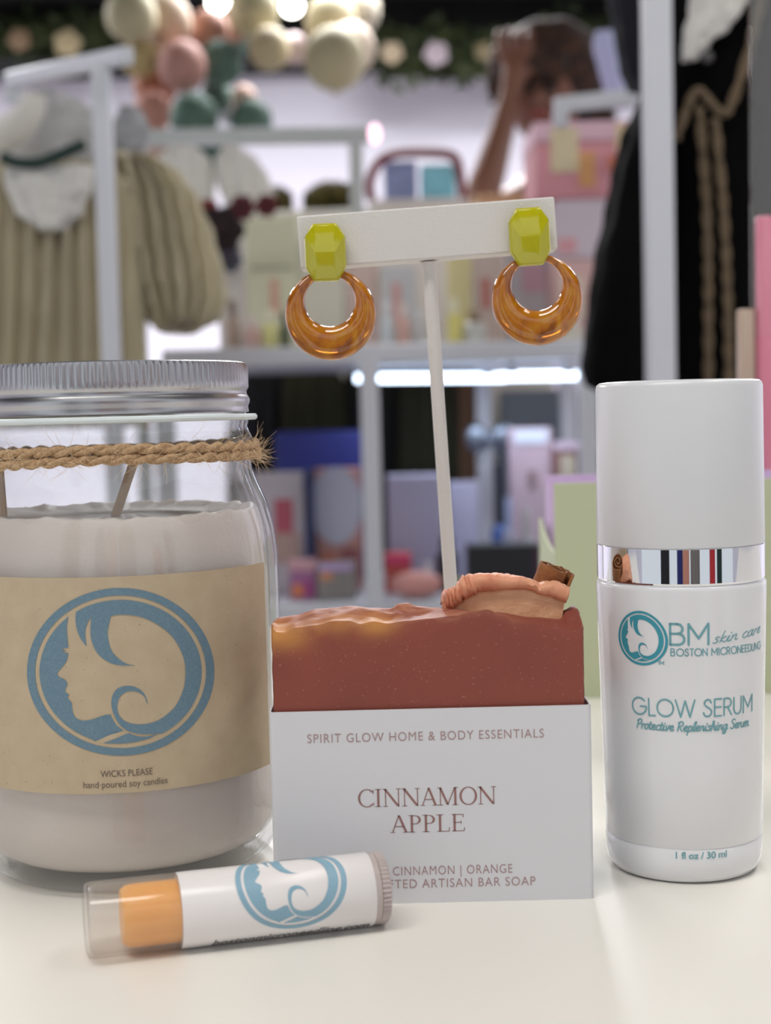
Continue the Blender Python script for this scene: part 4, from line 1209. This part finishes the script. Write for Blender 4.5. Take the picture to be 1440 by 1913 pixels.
for (x0, x1, y, Y, lb) in ((664, 944, 707, 2.16, 'long glowing cold white tube light under the middle shelf'), (938, 1078, 703, 2.10, 'shorter glowing tube light at the right end under the middle shelf')):
    t = thing('tube_light', lb, 'tube light', onY((x0 + x1) / 2, y, Y))
    MB().tube([onY(x0, y, Y), onY(x1, y - 2, Y)], 0.0055, 16).build('tube', LED, t)
    a, b = onY(x0, y, Y), onY(x1, y, Y)
    for u_ in (.12, .88):
        xx = a.x + (b.x - a.x) * u_; zz_ = a.z + (b.z - a.z) * u_
        MB().box((xx - .008, Y - .005, zz_ + .003), (xx + .008, Y + .005, z_mid - .0243)).build('bracket', WHITE, t)
    l = area('tube_light_glow', ((a.x + b.x) / 2, Y, a.z - .012), b.x - a.x, 0.3, (.82, .9, 1.0), .02)

# middle shelf, back row of cards and cartons
G1 = 'cartons on the middle shelf'
for x0, x1, y0, Y, dep, col, lb, patch in (
        (404, 452, 452, 2.12, .05, (200, 194, 188), 'narrow grey-white carton on the middle shelf beside the cream sleeve', None),
        (456, 556, 404, 2.22, .05, (206, 206, 178), 'pale green card box on the middle shelf left of the T-bar', [(.1, .9, .62, .64, (160, 160, 140)), (.45, .6, .3, .55, (206, 160, 140))]),
        (562, 640, 440, 2.22, .05, (210, 206, 190), 'cream carton on the middle shelf behind the left earring', None),
        (646, 706, 470, 2.22, .05, (206, 182, 174), 'dusty pink carton on the middle shelf right of the left hoop', None),
        (712, 776, 496, 2.20, .05, (196, 196, 198), 'light grey carton on the middle shelf left of the stand pole', [(.3, .55, .3, .8, (206, 160, 156))]),
        (836, 880, 470, 2.20, .05, (216, 206, 152), 'butter yellow carton on the middle shelf right of the stand pole', None),
        (886, 942, 462, 2.20, .05, (204, 186, 176), 'pinkish beige carton on the middle shelf left of the right hoop', [(.2, .5, .4, .7, (190, 120, 110))]),
        (948, 1030, 440, 2.22, .05, (196, 192, 196), 'silver grey carton behind the right earring', [(.3, .8, .5, .8, (206, 166, 180))])):
    pack('carton', x0, x1, y0, z_mid, Y, dep, col, lb, 'carton', G1, patch)
G2 = 'small bottles and jars on the middle shelf'
for x0, x1, y0, col, capc, lb in (
        (418, 446, 560, (160, 140, 124), (120, 104, 90), 'small brown bottle at the left end of the middle shelf'),
        (452, 486, 590, (206, 172, 164), (206, 190, 184), 'squat pink jar between the brown bottle and the yellow jar'),
        (488, 518, 578, (210, 206, 140), (216, 214, 190), 'pale yellow jar left of the dark green bottle'),
        (521, 540, 584, (66, 78, 48), (40, 44, 34), 'small dark green bottle below the left hoop'),
        (708, 735, 560, (196, 202, 206), (210, 210, 214), 'pale blue bottle just right of the left hoop'),
        (738, 766, 566, (206, 168, 156), (214, 196, 190), 'salmon bottle between the pale blue and grey ones'),
        (770, 796, 575, (186, 186, 184), (206, 206, 206), 'grey bottle left of the stand pole'),
        (834, 862, 556, (216, 206, 122), (226, 222, 190), 'yellow bottle right of the stand pole'),
        (866, 908, 580, (196, 196, 190), (140, 120, 96), 'white jar with brown lid left of the right hoop'),
        (1046, 1090, 590, (206, 200, 186), (214, 208, 200), 'cream jar in front of the pink boxes')):
    flacon('cosmetic_bottle', x0, x1, y0, z_mid, 2.03, col, capc, lb, 'bottle', G2)
# pink gift boxes stacked at the right end
zz = z_mid
for x0, x1, y0, Y, col, lb, patch, lid in (
        (1036, 1140, 484, 2.10, (206, 168, 166), 'lowest box of the pink stack, dusty pink with cream print', [(.1, .5, .3, .8, (214, 200, 180)), (.6, .85, .2, .6, (206, 140, 120))], None),
        (1034, 1150, 372, 2.10, (200, 186, 196), 'middle box of the pink stack, plain pale lilac', [(.05, .35, .1, .35, (206, 150, 156))], None),
        (998, 1192, 226, 2.10, (206, 140, 148), 'top box of the pink stack, wide pink with cream and orange flowers', [(.15, .42, .35, .92, (206, 190, 156)), (.42, .58, .15, .6, (206, 150, 96)), (.78, .95, .6, .95, (214, 190, 150)), (.7, .82, .35, .55, (206, 120, 90))], (214, 176, 190))):
    zt = onY((x0 + x1) / 2, y0, Y).z
    pack('gift_box', x0, x1, y0, zz, Y, .17, col, lb, 'gift box', 'stack of pink gift boxes', patch, 0.5, lid); zz = zt + .0005

# lower shelf
z_low += .0006
pack('blue_gift_box', 512, 684, 806, z_low, 2.24, .09, (38, 46, 120), 'royal blue box with magenta and teal print at the back of the lower shelf', 'box', None, [(.1, .55, .42, .6, (70, 30, 60)), (.56, .74, .44, .66, (136, 40, 120)), (.75, .98, .4, .6, (90, 120, 140))])
pack('picture_book', 470, 566, 882, z_low, 2.08, .016, (186, 178, 186), 'white book with red flower standing on the lower shelf beside the jar', 'book', None, [(.42, .78, .5, .78, (176, 84, 100)), (.3, .9, .25, .5, (176, 148, 140))])
pack('blue_book', 569, 583, 880, z_low, 2.06, .09, (32, 44, 86), 'narrow dark blue book next to the white book', 'book')
t = pack('floral_bag', 586, 672, 876, z_low, 2.10, .05, (178, 132, 124), 'coral floral paper bag with pale oval panel left of the shelf post', 'paper bag', None, [(.1, .4, .05, .3, (196, 104, 70)), (.55, .95, .1, .35, (140, 84, 90)), (.05, .3, .75, .95, (200, 160, 150))])
q = onY(628, 945, 2.098)
MB().add([q + Vector((.036 * math.cos(2 * PI * k / 24), 0, .055 * math.sin(2 * PI * k / 24))) for k in range(24)] + [q + Vector((.036 * math.cos(2 * PI * k / 24), .0018, .055 * math.sin(2 * PI * k / 24))) for k in range(24)],
         [tuple(range(24)), tuple(range(47, 23, -1))] + [(k, (k + 1) % 24, 24 + (k + 1) % 24, 24 + k) for k in range(24)]).build('oval_panel', mat('pale_grey_print', (176, 178, 196), 0.6), t)
pack('pink_tin', 540, 588, 1048, z_low, 2.005, .04, (150, 96, 140), 'purple and pink tin at the front left of the lower shelf', 'tin', None, [(.1, .5, .1, .4, (206, 120, 70)), (.55, .9, .1, .5, (150, 60, 120))], .4, (196, 150, 160))
pack('grey_pouch', 591, 664, 1052, z_low, 2.0, .04, (134, 128, 124), 'grey pouch with lilac top at the front of the lower shelf', 'pouch', None, [(.05, .9, .8, .98, (186, 160, 206)), (.1, .4, .55, .75, (206, 140, 100))])
pack('lavender_bag', 722, 826, 888, z_low, 2.14, .05, (160, 156, 180), 'plain lavender gift bag on the lower shelf right of the shelf post', 'paper bag')
pack('red_pouch', 718, 768, 1036, z_low, 2.06, .05, (186, 76, 70), 'red pouch with magenta top in front of the lavender bag', 'pouch', None, [(.05, .95, .75, .98, (206, 60, 110)), (.2, .9, .15, .45, (150, 104, 70))])
flacon('silver_bottle', 786, 812, 1052, z_low, 2.02, (178, 178, 190), (196, 196, 200), 'small silver bottle in front of the lavender bag', 'bottle')
flacon('black_bottle', 813, 858, 1004, z_low, 2.05, (36, 38, 44), (30, 32, 36), 'squat black bottle behind the stand pole', 'bottle', None, .5, .75)
q = onY(778, 1112, 2.0); tag(MB().ell(Vector((q.x, 2.0, z_low + .0186)), (.036, .02, .018), 24, 14).build('pink_cushion', mat('salmon_satin', (206, 146, 138), 0.5)), 'salmon pink pincushion at the front of the lower shelf', 'cushion')
pack('lavender_card', 838, 892, 900, z_low, 2.2, .02, (166, 164, 188), 'pale lavender card right of the stand pole', 'card')
t = thing('silver_bow', 'shiny silver ribbon bow hanging on the back shelf post', 'bow', onY(915, 822, 2.24))
SIL = mat('silver_ribbon', (120, 128, 142), 0.4, metal=0.9)
for sx in (-1, 1):
    MB().ell(onY(915 + sx * 24, 818, 2.24), (.018, .012, .022), 16, 10).build('loop', SIL, t)
    MB().bar(onY(915, 826, 2.24), onY(915 + sx * 20, 862, 2.24), .012, .003).build('tail', SIL, t)
MB().ell(onY(915, 820, 2.235), .009, 12, 8).build('knot', SIL, t)
flacon('blue_bottle', 916, 948, 866, z_low + .0, 2.12, (52, 84, 150), (22, 34, 50), 'slim blue bottle with black top between the lavender card and pink bag', 'bottle', None, .4, .5)
flacon('pearl_bottle', 938, 962, 930, z_low, 2.04, (176, 180, 206), (160, 176, 220), 'pearly bottle just right of the slim blue one', 'bottle')
pack('pink_paper_bag', 952, 1030, 800, z_low, 2.18, .05, (172, 152, 166), 'tall dusty lilac paper bag with small brown motif left of the green carton', 'paper bag', None, [(.42, .6, .6, .72, (120, 100, 104)), (.1, .9, .9, .99, (190, 196, 214))])
flacon('white_tube', 968, 1000, 952, z_low, 2.03, (176, 178, 186), (186, 184, 190), 'white squeeze bottle in front of the dusty lilac bag', 'bottle')
pack('black_crate', 872, 1010, 1018, z_low, 1.97, .045, (18, 20, 28), 'low black crate at the front of the lower shelf behind the cinnamon stick', 'crate', None, [(.9, .98, .1, .9, (60, 24, 50))])
pack('framed_print', 1034, 1130, 824, z_low, 2.16, .03, (112, 78, 74), 'brown picture frame with cream and navy panels above the green carton', 'picture frame', None, [(.12, .42, .55, .9, (166, 158, 144)), (.46, .95, .5, .92, (38, 46, 104)), (0, 1, .94, 1, (176, 160, 180))])
flacon('yellow_jar', 842, 872, 1082, z_low, 1.985, (196, 190, 90), (206, 200, 110), 'small yellow-green jar behind the top of the apple slice', 'jar')
# dark clothes behind the lower shelf
for k, (x0, x1, c, lb) in enumerate(((430, 540, (24, 22, 24), 'black garment at the left of those behind the lower shelf'), (530, 640, (44, 42, 22), 'dark olive garment behind the royal blue box'),
                                     (640, 760, (20, 20, 18), 'black garment behind the shelf post'), (750, 850, (40, 40, 22), 'dark olive garment behind the stand pole'), (836, 900, (112, 84, 66), 'tan garment between the stand pole and the back shelf post'))):
    tag(cloth(MB(), [(684, x0 + 12, x1 - 12), (720, x0, x1), (860, x0 - 4, x1 + 4), (1130, x0 - 6, x1 + 6)], 2.405 if k % 2 else 2.438, .010, (10, .004, 1), 80, .001).build('hanging_garment', mat('cloth_' + str(c), c, .95), smooth=70), lb, 'garment', 'dark garments behind the lower shelf')
pack('slate_screen', 935, 1130, 728, 0.3, 2.44, .03, (96, 104, 112), 'slate grey panel behind the right of the lower shelf', 'panel')

# --- right clothes rack and black jacket
rr_ = thing('clothes_rack', 'white metal clothes rack at the right holding the black jacket', 'clothes rack', onY(1230, 500, 1.2).xy.to_3d())
q = onY(1230, 400, 1.2)
MB().box((q.x - .0108, 1.1892, 0), (q.x + .0108, 1.2108, 1.75)).build('post', WHITE, rr_, bevel=.002)
r2 = thing('display_bracket', 'white bracket arm just above the top pink gift box, joining behind the right post', 'bracket', onY(1290, 500, 1.98).xy.to_3d())
MB().bar(onY(1036, 198, 1.96), onY(1296, 168, 1.98), 0.016, 0.02).build('arm', WHITE, r2, bevel=.002)
MB().bar(onY(1046, 205, 1.96), onY(1048, 238, 1.96), 0.018).build('hook', WHITE, r2, bevel=.002)
q2 = onY(1290, 178, 1.98); MB().box((q2.x - .012, 1.968, 0), (q2.x + .012, 1.992, q2.z)).build('post', WHITE, r2, bevel=.002)
MB().box((q.x - .03, 1.0, 0), (q.x + .03, 1.5, .025)).build('foot', WHITE, rr_, bevel=.002)
JET = mat('black_wool', (7, 7, 8), 0.95, spec=0.1)
jk = thing('black_jacket', 'black jacket with beige braided trim hanging on the right rack', 'jacket', onY(1300, 900, 1.34))
cloth(MB(), [(-120, 1250, 1480), (-40, 1205, 1500), (100, 1200, 1520), (400, 1190, 1530), (700, 1180, 1540), (1000, 1176, 1545)], 1.345, .06, (8, .004, 1), 120).build('jacket_body', JET, jk, smooth=70)
cloth(MB(), [(170, 1205, 1250), (200, 1192, 1256), (250, 1168, 1256), (330, 1147, 1256), (400, 1134, 1256), (480, 1112, 1256), (560, 1097, 1256), (640, 1086, 1256), (690, 1081, 1256), (715, 1088, 1250), (733, 1125, 1215)], 1.30, .045, (5, .004, 2), 90).build('sleeve', JET, jk, smooth=70)
BRD = mat('beige_braid', (122, 104, 82), 0.9, bump=(400, .8, .002), var=(300, (88, 74, 56), .35, .65))


def braid(pts, Y):
    P = [onY(x, y, Y) for x, y in cat_rom(pts, 8)]; mb = MB(); q = [P[0]]
    for a, b in zip(P, P[1:]):
        k = max(1, int((b - a).length / .003)); q += [a.lerp(b, i / k) for i in range(1, k + 1)]
    for s_ in range(2):
        mb.tube([c + Vector((math.cos(i * .55 + s_ * PI), .5 * math.sin(i * .55 + s_ * PI), 0)) * .0018 for i, c in enumerate(q)], .0029, 8)
    return mb


for pts in ([(1262, 262), (1282, 205), (1302, 168), (1326, 190), (1352, 214), (1372, 180), (1400, 90), (1424, -10)], [(1306, 200), (1312, 280), (1320, 400), (1323, 560), (1323, 760), (1322, 900)], [(1336, 222), (1342, 290), (1352, 400), (1359, 560), (1363, 760), (1366, 900)]):
    braid(pts, 1.272).build('braid_trim', BRD, jk, smooth=80)
cloth(MB(), [(-60, 1290, 1420), (-20, 1290, 1402), (20, 1286, 1386), (55, 1278, 1362), (80, 1274, 1325), (112, 1276, 1300)], 1.268, .008, (3, .002, 1), 50).build('white_collar', OFFW, jk, smooth=70)
MB().ell(onY(1321, 106, 1.272), (.0055, .003, .0055), 16, 8).build('button', mat('grey_button', (84, 80, 82), .4), jk)
tag(cloth(MB(), [(-60, 1250, 1282), (0, 1252, 1278), (70, 1254, 1268)], 1.46, .01, (3, .002, 1), 40).build('teal_scarf', mat('teal_cloth', (110, 150, 160), .9)), 'bit of teal scarf behind the right post beside the white collar', 'scarf')
tag(cloth(MB(), [(-80, 1130, 1240), (0, 1138, 1230), (70, 1150, 1226), (130, 1160, 1222), (165, 1175, 1215)], 1.72, .03, (5, .004, 1), 60).build('navy_garment', mat('navy_cloth', (16, 17, 26), .95), smooth=70), 'dark navy garment hanging left of the right post at the top', 'garment')
tag(cloth(MB(), [(60, 1112, 1150), (85, 1108, 1160), (120, 1118, 1158), (170, 1128, 1172), (200, 1130, 1180)], 2.25, .015, (4, .003, 1), 50).build('periwinkle_cloth', mat('periwinkle_cloth', (176, 180, 214), .9), smooth=70), 'periwinkle cloth below the navy garment beside the dark hair', 'garment')

# --- soffit, garland, spots, balloons
sz = onY(700, 92, 5.25).z
struct(MB().box((-XW, 5.25, sz), (XW, YB, CEIL)).build('trim_1', BLACK))
LEAF = mat('dark_leaf', (40, 52, 26), 0.7, var=(9, (66, 74, 34), .35, .7))
mb = MB()
for k in range(2600):
    px = random.choice([random.uniform(-80, 250), random.uniform(680, 980), random.uniform(680, 980), random.uniform(980, 1520)])
    c = onY(px, random.gauss(76, 17) + (20 if 600 < px < 1000 else -12), random.uniform(5.12, 5.24)); d = Vector((random.uniform(-1, 1), random.uniform(-.6, .2), random.uniform(-1, .5))).normalized()
    w = d.cross(Vector((random.uniform(-1, 1), 1, random.uniform(-1, 1)))).normalized() * .016; L = random.uniform(.04, .075)
    mb.add([c, c + d * L * .5 + w, c + d * L, c + d * L * .5 - w], [(0, 1, 2, 3)])
tag(mb.build('leaf_garland', LEAF, smooth=0), 'dark leafy garland along the top of the back wall', 'garland', None, 'stuff')
for x, y, r, c, lb in ((732, 98, .045, (176, 158, 132), 'cream rose in the garland right of the balloons'), (815, 100, .05, (172, 158, 164), 'pale pink rose in the garland above the lavender wall'), (36, 74, .045, (130, 106, 82), 'tan rose at the left end of the garland'),
                       (126, 80, .055, (170, 154, 120), 'cream rose in the garland above the left rack arm'), (905, 96, .04, (120, 108, 80), 'olive rose in the garland beside the dark hair')):
    c0_ = onY(x, y, 5.0); r *= .75; t = thing('rose', lb, 'flower', c0_, 'roses in the garland'); M_ = mat('rose_' + str(c), c, .8)
    MB().ell(c0_, r * .55, 12, 8).build('rose_heart', M_, t)
    MB().tube([c0_ + Vector((0, r * .4, 0)), c0_ + Vector((0, .15, .05)), Vector((c0_.x, 5.2495, max(c0_.z + .06, sz + .02)))], .003, 8).build('stem', LEAF, t)
    for q in range(5):
        a = q * 2 * PI / 5 + .3 * x; MB().ell(c0_ + Vector((math.cos(a), .1, math.sin(a))) * r * .6, (r * .55, r * .3, r * .55), 12, 8).build('petal', M_, t)
SPOT = mat('spot_glow', (255, 252, 244), .4, emit=14)
for x, y, lb in ((407, 2, 'ceiling spot lamp left of the two above the balloons'), (545, 10, 'ceiling spot lamp right of the two above the balloons')):
    c = onY(x, y, 5.0); t = thing('spot_lamp', lb, 'spot lamp', Vector((c.x, c.y, CEIL)))
    MB().tube([Vector((c.x, c.y + .03, CEIL)), c + Vector((0, .05, .03))], .012, 10).build('stem', BLACK, t)
    MB().lathe([(.0, .09), (.03, .09), (.036, .02), (.038, 0), (.034, 0), (.03, .06), (0, .07)], c + Vector((0, 0.0, 0)), 24, axis=Vector((0, .96, .28)).normalized()).build('housing', BLACK, t)
    MB().ell(c + Vector((0, .006, 0)), (.033, .02, .033), 20, 12).build('bulb', SPOT, t)
CRM, PCH, PNK, GRN, TER = (188, 178, 144), (206, 180, 156), (206, 150, 136), (84, 112, 98), (168, 120, 100)
BAL = [(625, 112, 50, 3.25, CRM, 'low cream yellow balloon hanging over the wall'), (655, 92, 40, 3.4, (210, 190, 170), 'peach balloon behind the low cream yellow one'), (618, 40, 42, 3.3, CRM, 'cream balloon right of the right spot lamp'),
       (662, 20, 42, 3.4, (206, 196, 176), 'pale beige balloon at the top edge right of the spot lamps'), (503, 92, 34, 3.3, (196, 180, 146), 'tan balloon below the right spot lamp'), (474, 22, 42, 3.35, CRM, 'cream balloon between the two spot lamps'),
       (550, 92, 24, 3.5, (206, 186, 184), 'pale pink balloon between the tan and cream ones'), (245, 30, 42, 3.2, CRM, 'cream balloon at the top left above the rack arm'), (262, 110, 30, 3.25, (190, 170, 120), 'mustard cream balloon below the top left one'),
       (312, 40, 40, 3.3, PCH, 'peach balloon at the top right of the cream ones on the left'), (302, 90, 34, 3.4, (200, 186, 160), 'beige balloon above the pink ones'), (340, 125, 40, 3.25, (190, 140, 128), 'dusty pink balloon left of the green ones'),
       (290, 160, 36, 3.2, (178, 116, 90), 'terracotta balloon under the dusty pink one'), (285, 210, 32, 3.3, (196, 140, 124), 'salmon balloon lowest on the left'), (262, 225, 26, 3.45, PNK, 'small pink balloon beside the grey knitted hat'),
       (390, 60, 34, 3.35, TER, 'brown terracotta balloon below the left spot lamp'), (440, 45, 28, 3.5, (150, 110, 90), 'brown balloon between the spot lamps'), (412, 120, 36, 3.2, GRN, 'sage green balloon in the middle of the green ones'),
       (450, 72, 26, 3.3, (92, 120, 116), 'small grey green balloon at the top of the green ones'), (405, 180, 26, 3.3, (74, 98, 86), 'narrow dark green balloon above the rail'), (362, 222, 40, 3.2, GRN, 'green balloon resting behind the rail on the left'),
       (470, 226, 34, 3.2, GRN, 'green balloon behind the rail on the right'), (455, 185, 22, 3.4, (160, 130, 116), 'small brown balloon above the right green one'), (405, 292, 38, 3.25, (78, 112, 100), 'green balloon below the rail'),
       (300, 275, 30, 3.4, (206, 170, 156), 'peach pink balloon below the rail on the left'), (430, 205, 24, 3.5, (160, 172, 176), 'grey balloon between the two green ones')]
PLACED = []
for x, y, r, Y, c, lb in BAL:
    while True:                                  # push back until it clears its neighbours
        c0_ = onY(x, y, Y); R = 1.13 * r * Y / 2800
        if all((c0_ - p_).length > (R + r_) * 1.1 for p_, r_ in PLACED): break
        Y += .02
    PLACED.append((c0_, R)); c = tuple(int(v * .9) for v in c); t = thing('balloon', lb, 'balloon', c0_, 'balloon garland'); M_ = mat('latex_' + str(c), c, .75)
    MB().ell(c0_, (R, R, R * 1.08), 24, 16, lambda q: 1.0 - .08 * max(0, -q.z) ** 3).build('envelope', M_, t, smooth=80)
    MB().lathe([(0, 0), (R * .12, 0), (R * .03, R * .1), (0, R * .1)], c0_ + Vector((0, 0, -R * 1.09)), 12).build('knot', M_, t)
    if len(PLACED) - 1 in (0, 18, 25): MB().tube([c0_ + Vector((0, 0, R * 1.05)), Vector((c0_.x, c0_.y, CEIL))], .0008, 6).build('string', M_, t)

# --- person resting the head on one hand behind the plinth
SKIN = mat('brown_skin', (118, 76, 58), 0.55, sss=0.05)
PYD = 2.93


def J(x, y, dy=0.0): return onY(x, y, PYD + dy)


base = Vector((J(1110, 500).x, PYD + .05, 0))
pr = thing('person', 'person with dark wavy hair resting head on raised hand behind the plinth', 'person', base)
V_ = []; E_ = []; Rr = []


def jt(p, r, par=None):
    V_.append(Vector(p)); Rr.append(r)
    if par is not None: E_.append((par, len(V_) - 1))
    return len(V_) - 1


hx = base.x
pel = jt((hx, PYD + .08, .93), (.16, .11)); wst = jt((hx - .01, PYD + .07, 1.08), (.13, .10), pel); chs = jt((hx - .02, PYD + .05, 1.27), (.16, .11), wst)
shc = jt(J(1075, 375, .04), (.13, .09), chs); nk = jt(J(1050, 290, .02), (.05, .05), shc); nk2 = jt(J(1030, 245, .0), (.05, .05), nk)
hd = jt(J(1018, 205), (.07, .078), nk2); hd2 = jt(J(1012, 160), (.082, .092), hd); hd3 = jt(J(1012, 112), (.06, .07), hd2)
for s_, pts in ((-1, [(J(975, 388, .0), .055), (J(930, 400, -.05), .042), (J(893, 388, -.17), .038), (J(915, 320, -.14), .033), (J(938, 240, -.11), .025), (J(955, 170, -.09), .02), (J(962, 140, -.08), (.032, .016))]),
                (1, [(J(1180, 392, .05), .055), (J(1212, 470, .06), .042), (J(1225, 590, .05), .036), (J(1200, 690, -.02), .028), (J(1180, 760, -.06), .022), (J(1174, 785, -.07), (.03, .016))])):
    k = shc
    for p_, r in pts: k = jt(p_, r if isinstance(r, tuple) else (r, r), k)
    w = Vector(V_[k]); up = -1 if s_ > 0 else 1
    for f in range(4):
        a = w + Vector(((f - 1.5) * .016, -.005, .035 * up)); b_ = a + Vector(((f - 1.5) * .003, .006, (.035 - .004 * abs(f - 1.5)) * up)); c = b_ + Vector((.002, .016, .022 * up))
        i1 = jt(a, (.009, .009), k); i2 = jt(b_, (.0085, .0085), i1); jt(c, (.007, .007), i2)
    a = w + Vector((.034 * (1 if s_ < 0 else -1), -.004, .008 * up)); i1 = jt(a, (.01, .01), k); jt(a + Vector((.014 * (1 if s_ < 0 else -1), 0, .026 * up)), (.008, .008), i1)
for s_ in (-1, 1):
    k = pel
    for p_, r in (((hx + s_ * .09, PYD + .08, .84), .085), ((hx + s_ * .10, PYD + .07, .48), .058), ((hx + s_ * .10, PYD + .10, .09), .038), ((hx + s_ * .10, PYD + .06, .04), .036), ((hx + s_ * .105, PYD - .06, .03), .028)):
        k = jt(p_, (r, r), k)
me = bpy.data.meshes.new('body'); me.from_pydata([tuple(v - base) for v in V_], E_, []); me.materials.append(SKIN)
bo = bpy.data.objects.new('body', me); COL.objects.link(bo); bo.parent = pr; ORI[bo] = base
sk = bo.modifiers.new('skin', 'SKIN'); sk.use_smooth_shade = True; sb_ = bo.modifiers.new('sub', 'SUBSURF'); sb_.levels = sb_.render_levels = 2
for i, sv in enumerate(me.skin_vertices[0].data): sv.radius = Rr[i]; sv.use_root = (i == 0)
HAIR_ = mat('dark_brown_hair', (44, 28, 21), 0.85, var=(40, (84, 52, 34), .45, .75))
hm = MB(); hc_ = J(1030, 130, .03)
hm.ell(hc_, (.112, .10, .095), 28, 18, lambda q: 1 + .08 * noise.noise(q * 3))
for k in range(64):
    a = random.uniform(-.5, PI + .5); x0 = hc_ + Vector((.08 * math.cos(a), .06 * math.sin(a) + .0, .04)); L = random.uniform(.12, .26) if math.cos(a) > -.2 else random.uniform(.05, .10)
    pts = [x0 + Vector((.03 * math.cos(a) * s_ + .012 * math.sin(s_ * 7 + k), .02 * s_, -L * s_ + .03 * s_ * (1 - s_))) for s_ in [i / 8 for i in range(9)]]
    hm.tube(pts, [.018, .02, .021, .02, .019, .017, .014, .010, .004], 8)
for k in range(7):   # fringe falling over the brow
    x0 = J(985 + k * 9, 95, -.065); hm.tube([x0 + Vector((.006 * math.sin(s_ * 5 + k), -.018 * math.sin(s_ * PI), -.07 * s_)) for s_ in [i / 6 for i in range(7)]], [.012, .014, .014, .013, .011, .008, .003], 8)
hm.build('hair', HAIR_, pr, smooth=80)
MB().ell(J(1006, 186, -.092), (.012, .02, .02), 12, 8).build('nose', SKIN, pr)
for x in (988, 1026): MB().ell(J(x, 166, -.082), (.012, .008, .007), 12, 8).build('eye', mat('dark_eye', (40, 26, 22), .3), pr)
MB().ell(J(1005, 212, -.078), (.022, .01, .007), 14, 8).build('mouth', mat('lips', (150, 76, 72), .5), pr)
cloth(MB(), [(330, 1035, 1110), (360, 985, 1175), (420, 972, 1190), (560, 990, 1180), (760, 985, 1190), (900, 975, 1200)], PYD + .05, .145, (6, .006, 1), 80).build('shirt', mat('pale_lilac_shirt', (190, 184, 206), .9), pr, smooth=70)
cloth(MB(), [(862, 970, 1205), (1000, 968, 1208), (1500, 985, 1195), (1780, 985, 1195)], PYD + .06, .15, (6, .008, 1), 80).build('skirt', mat('navy_skirt', (26, 30, 48), .9), pr, smooth=70)

# --- unseen clothes added behind the viewpoint to give the chrome band something to reflect
for x, w, c, z0, z1, lb in ((-.62, .15, (30, 30, 34), .5, 1.7, 'unseen black garment added to reflect at the left of the chrome band'), (-.16, .07, (44, 50, 110), .6, 1.5, 'unseen navy garment added to reflect in the middle of the chrome band'),
                            (.0, .08, (196, 140, 120), .6, 1.45, 'unseen peach garment added to reflect in the middle of the chrome band'), (.24, .12, (120, 116, 112), .5, 1.6, 'unseen grey garment added to reflect right of the middle of the chrome band'),
                            (.78, .10, (180, 50, 56), .6, 1.3, 'unseen red garment added to reflect near the right end of the chrome band'), (1.1, .12, (28, 52, 46), .5, 1.6, 'unseen dark green garment added to reflect at the right end of the chrome band')):
    mb = MB(); R_w = []
    for i in range(13):
        h = i / 12; R_w.append([Vector((x + (w * (.55 + .45 * min(1, (1 - h) * 5)) + .006 * math.sin(9 * q + h * 3)) * math.cos(q), -.75 + (.05 + .008 * math.sin(12 * q)) * math.sin(q), z0 + (z1 - z0) * h)) for q in [2 * PI * j / 60 for j in range(60)]])
    mb.grid(R_w, True); mb.f += [tuple(range(60)), tuple(range(12 * 60, 13 * 60))]
    tag(mb.build('hanging_garment', mat('cloth_' + str(c), c, .9), smooth=70), lb, 'garment', 'unseen garments added to reflect in the chrome band')
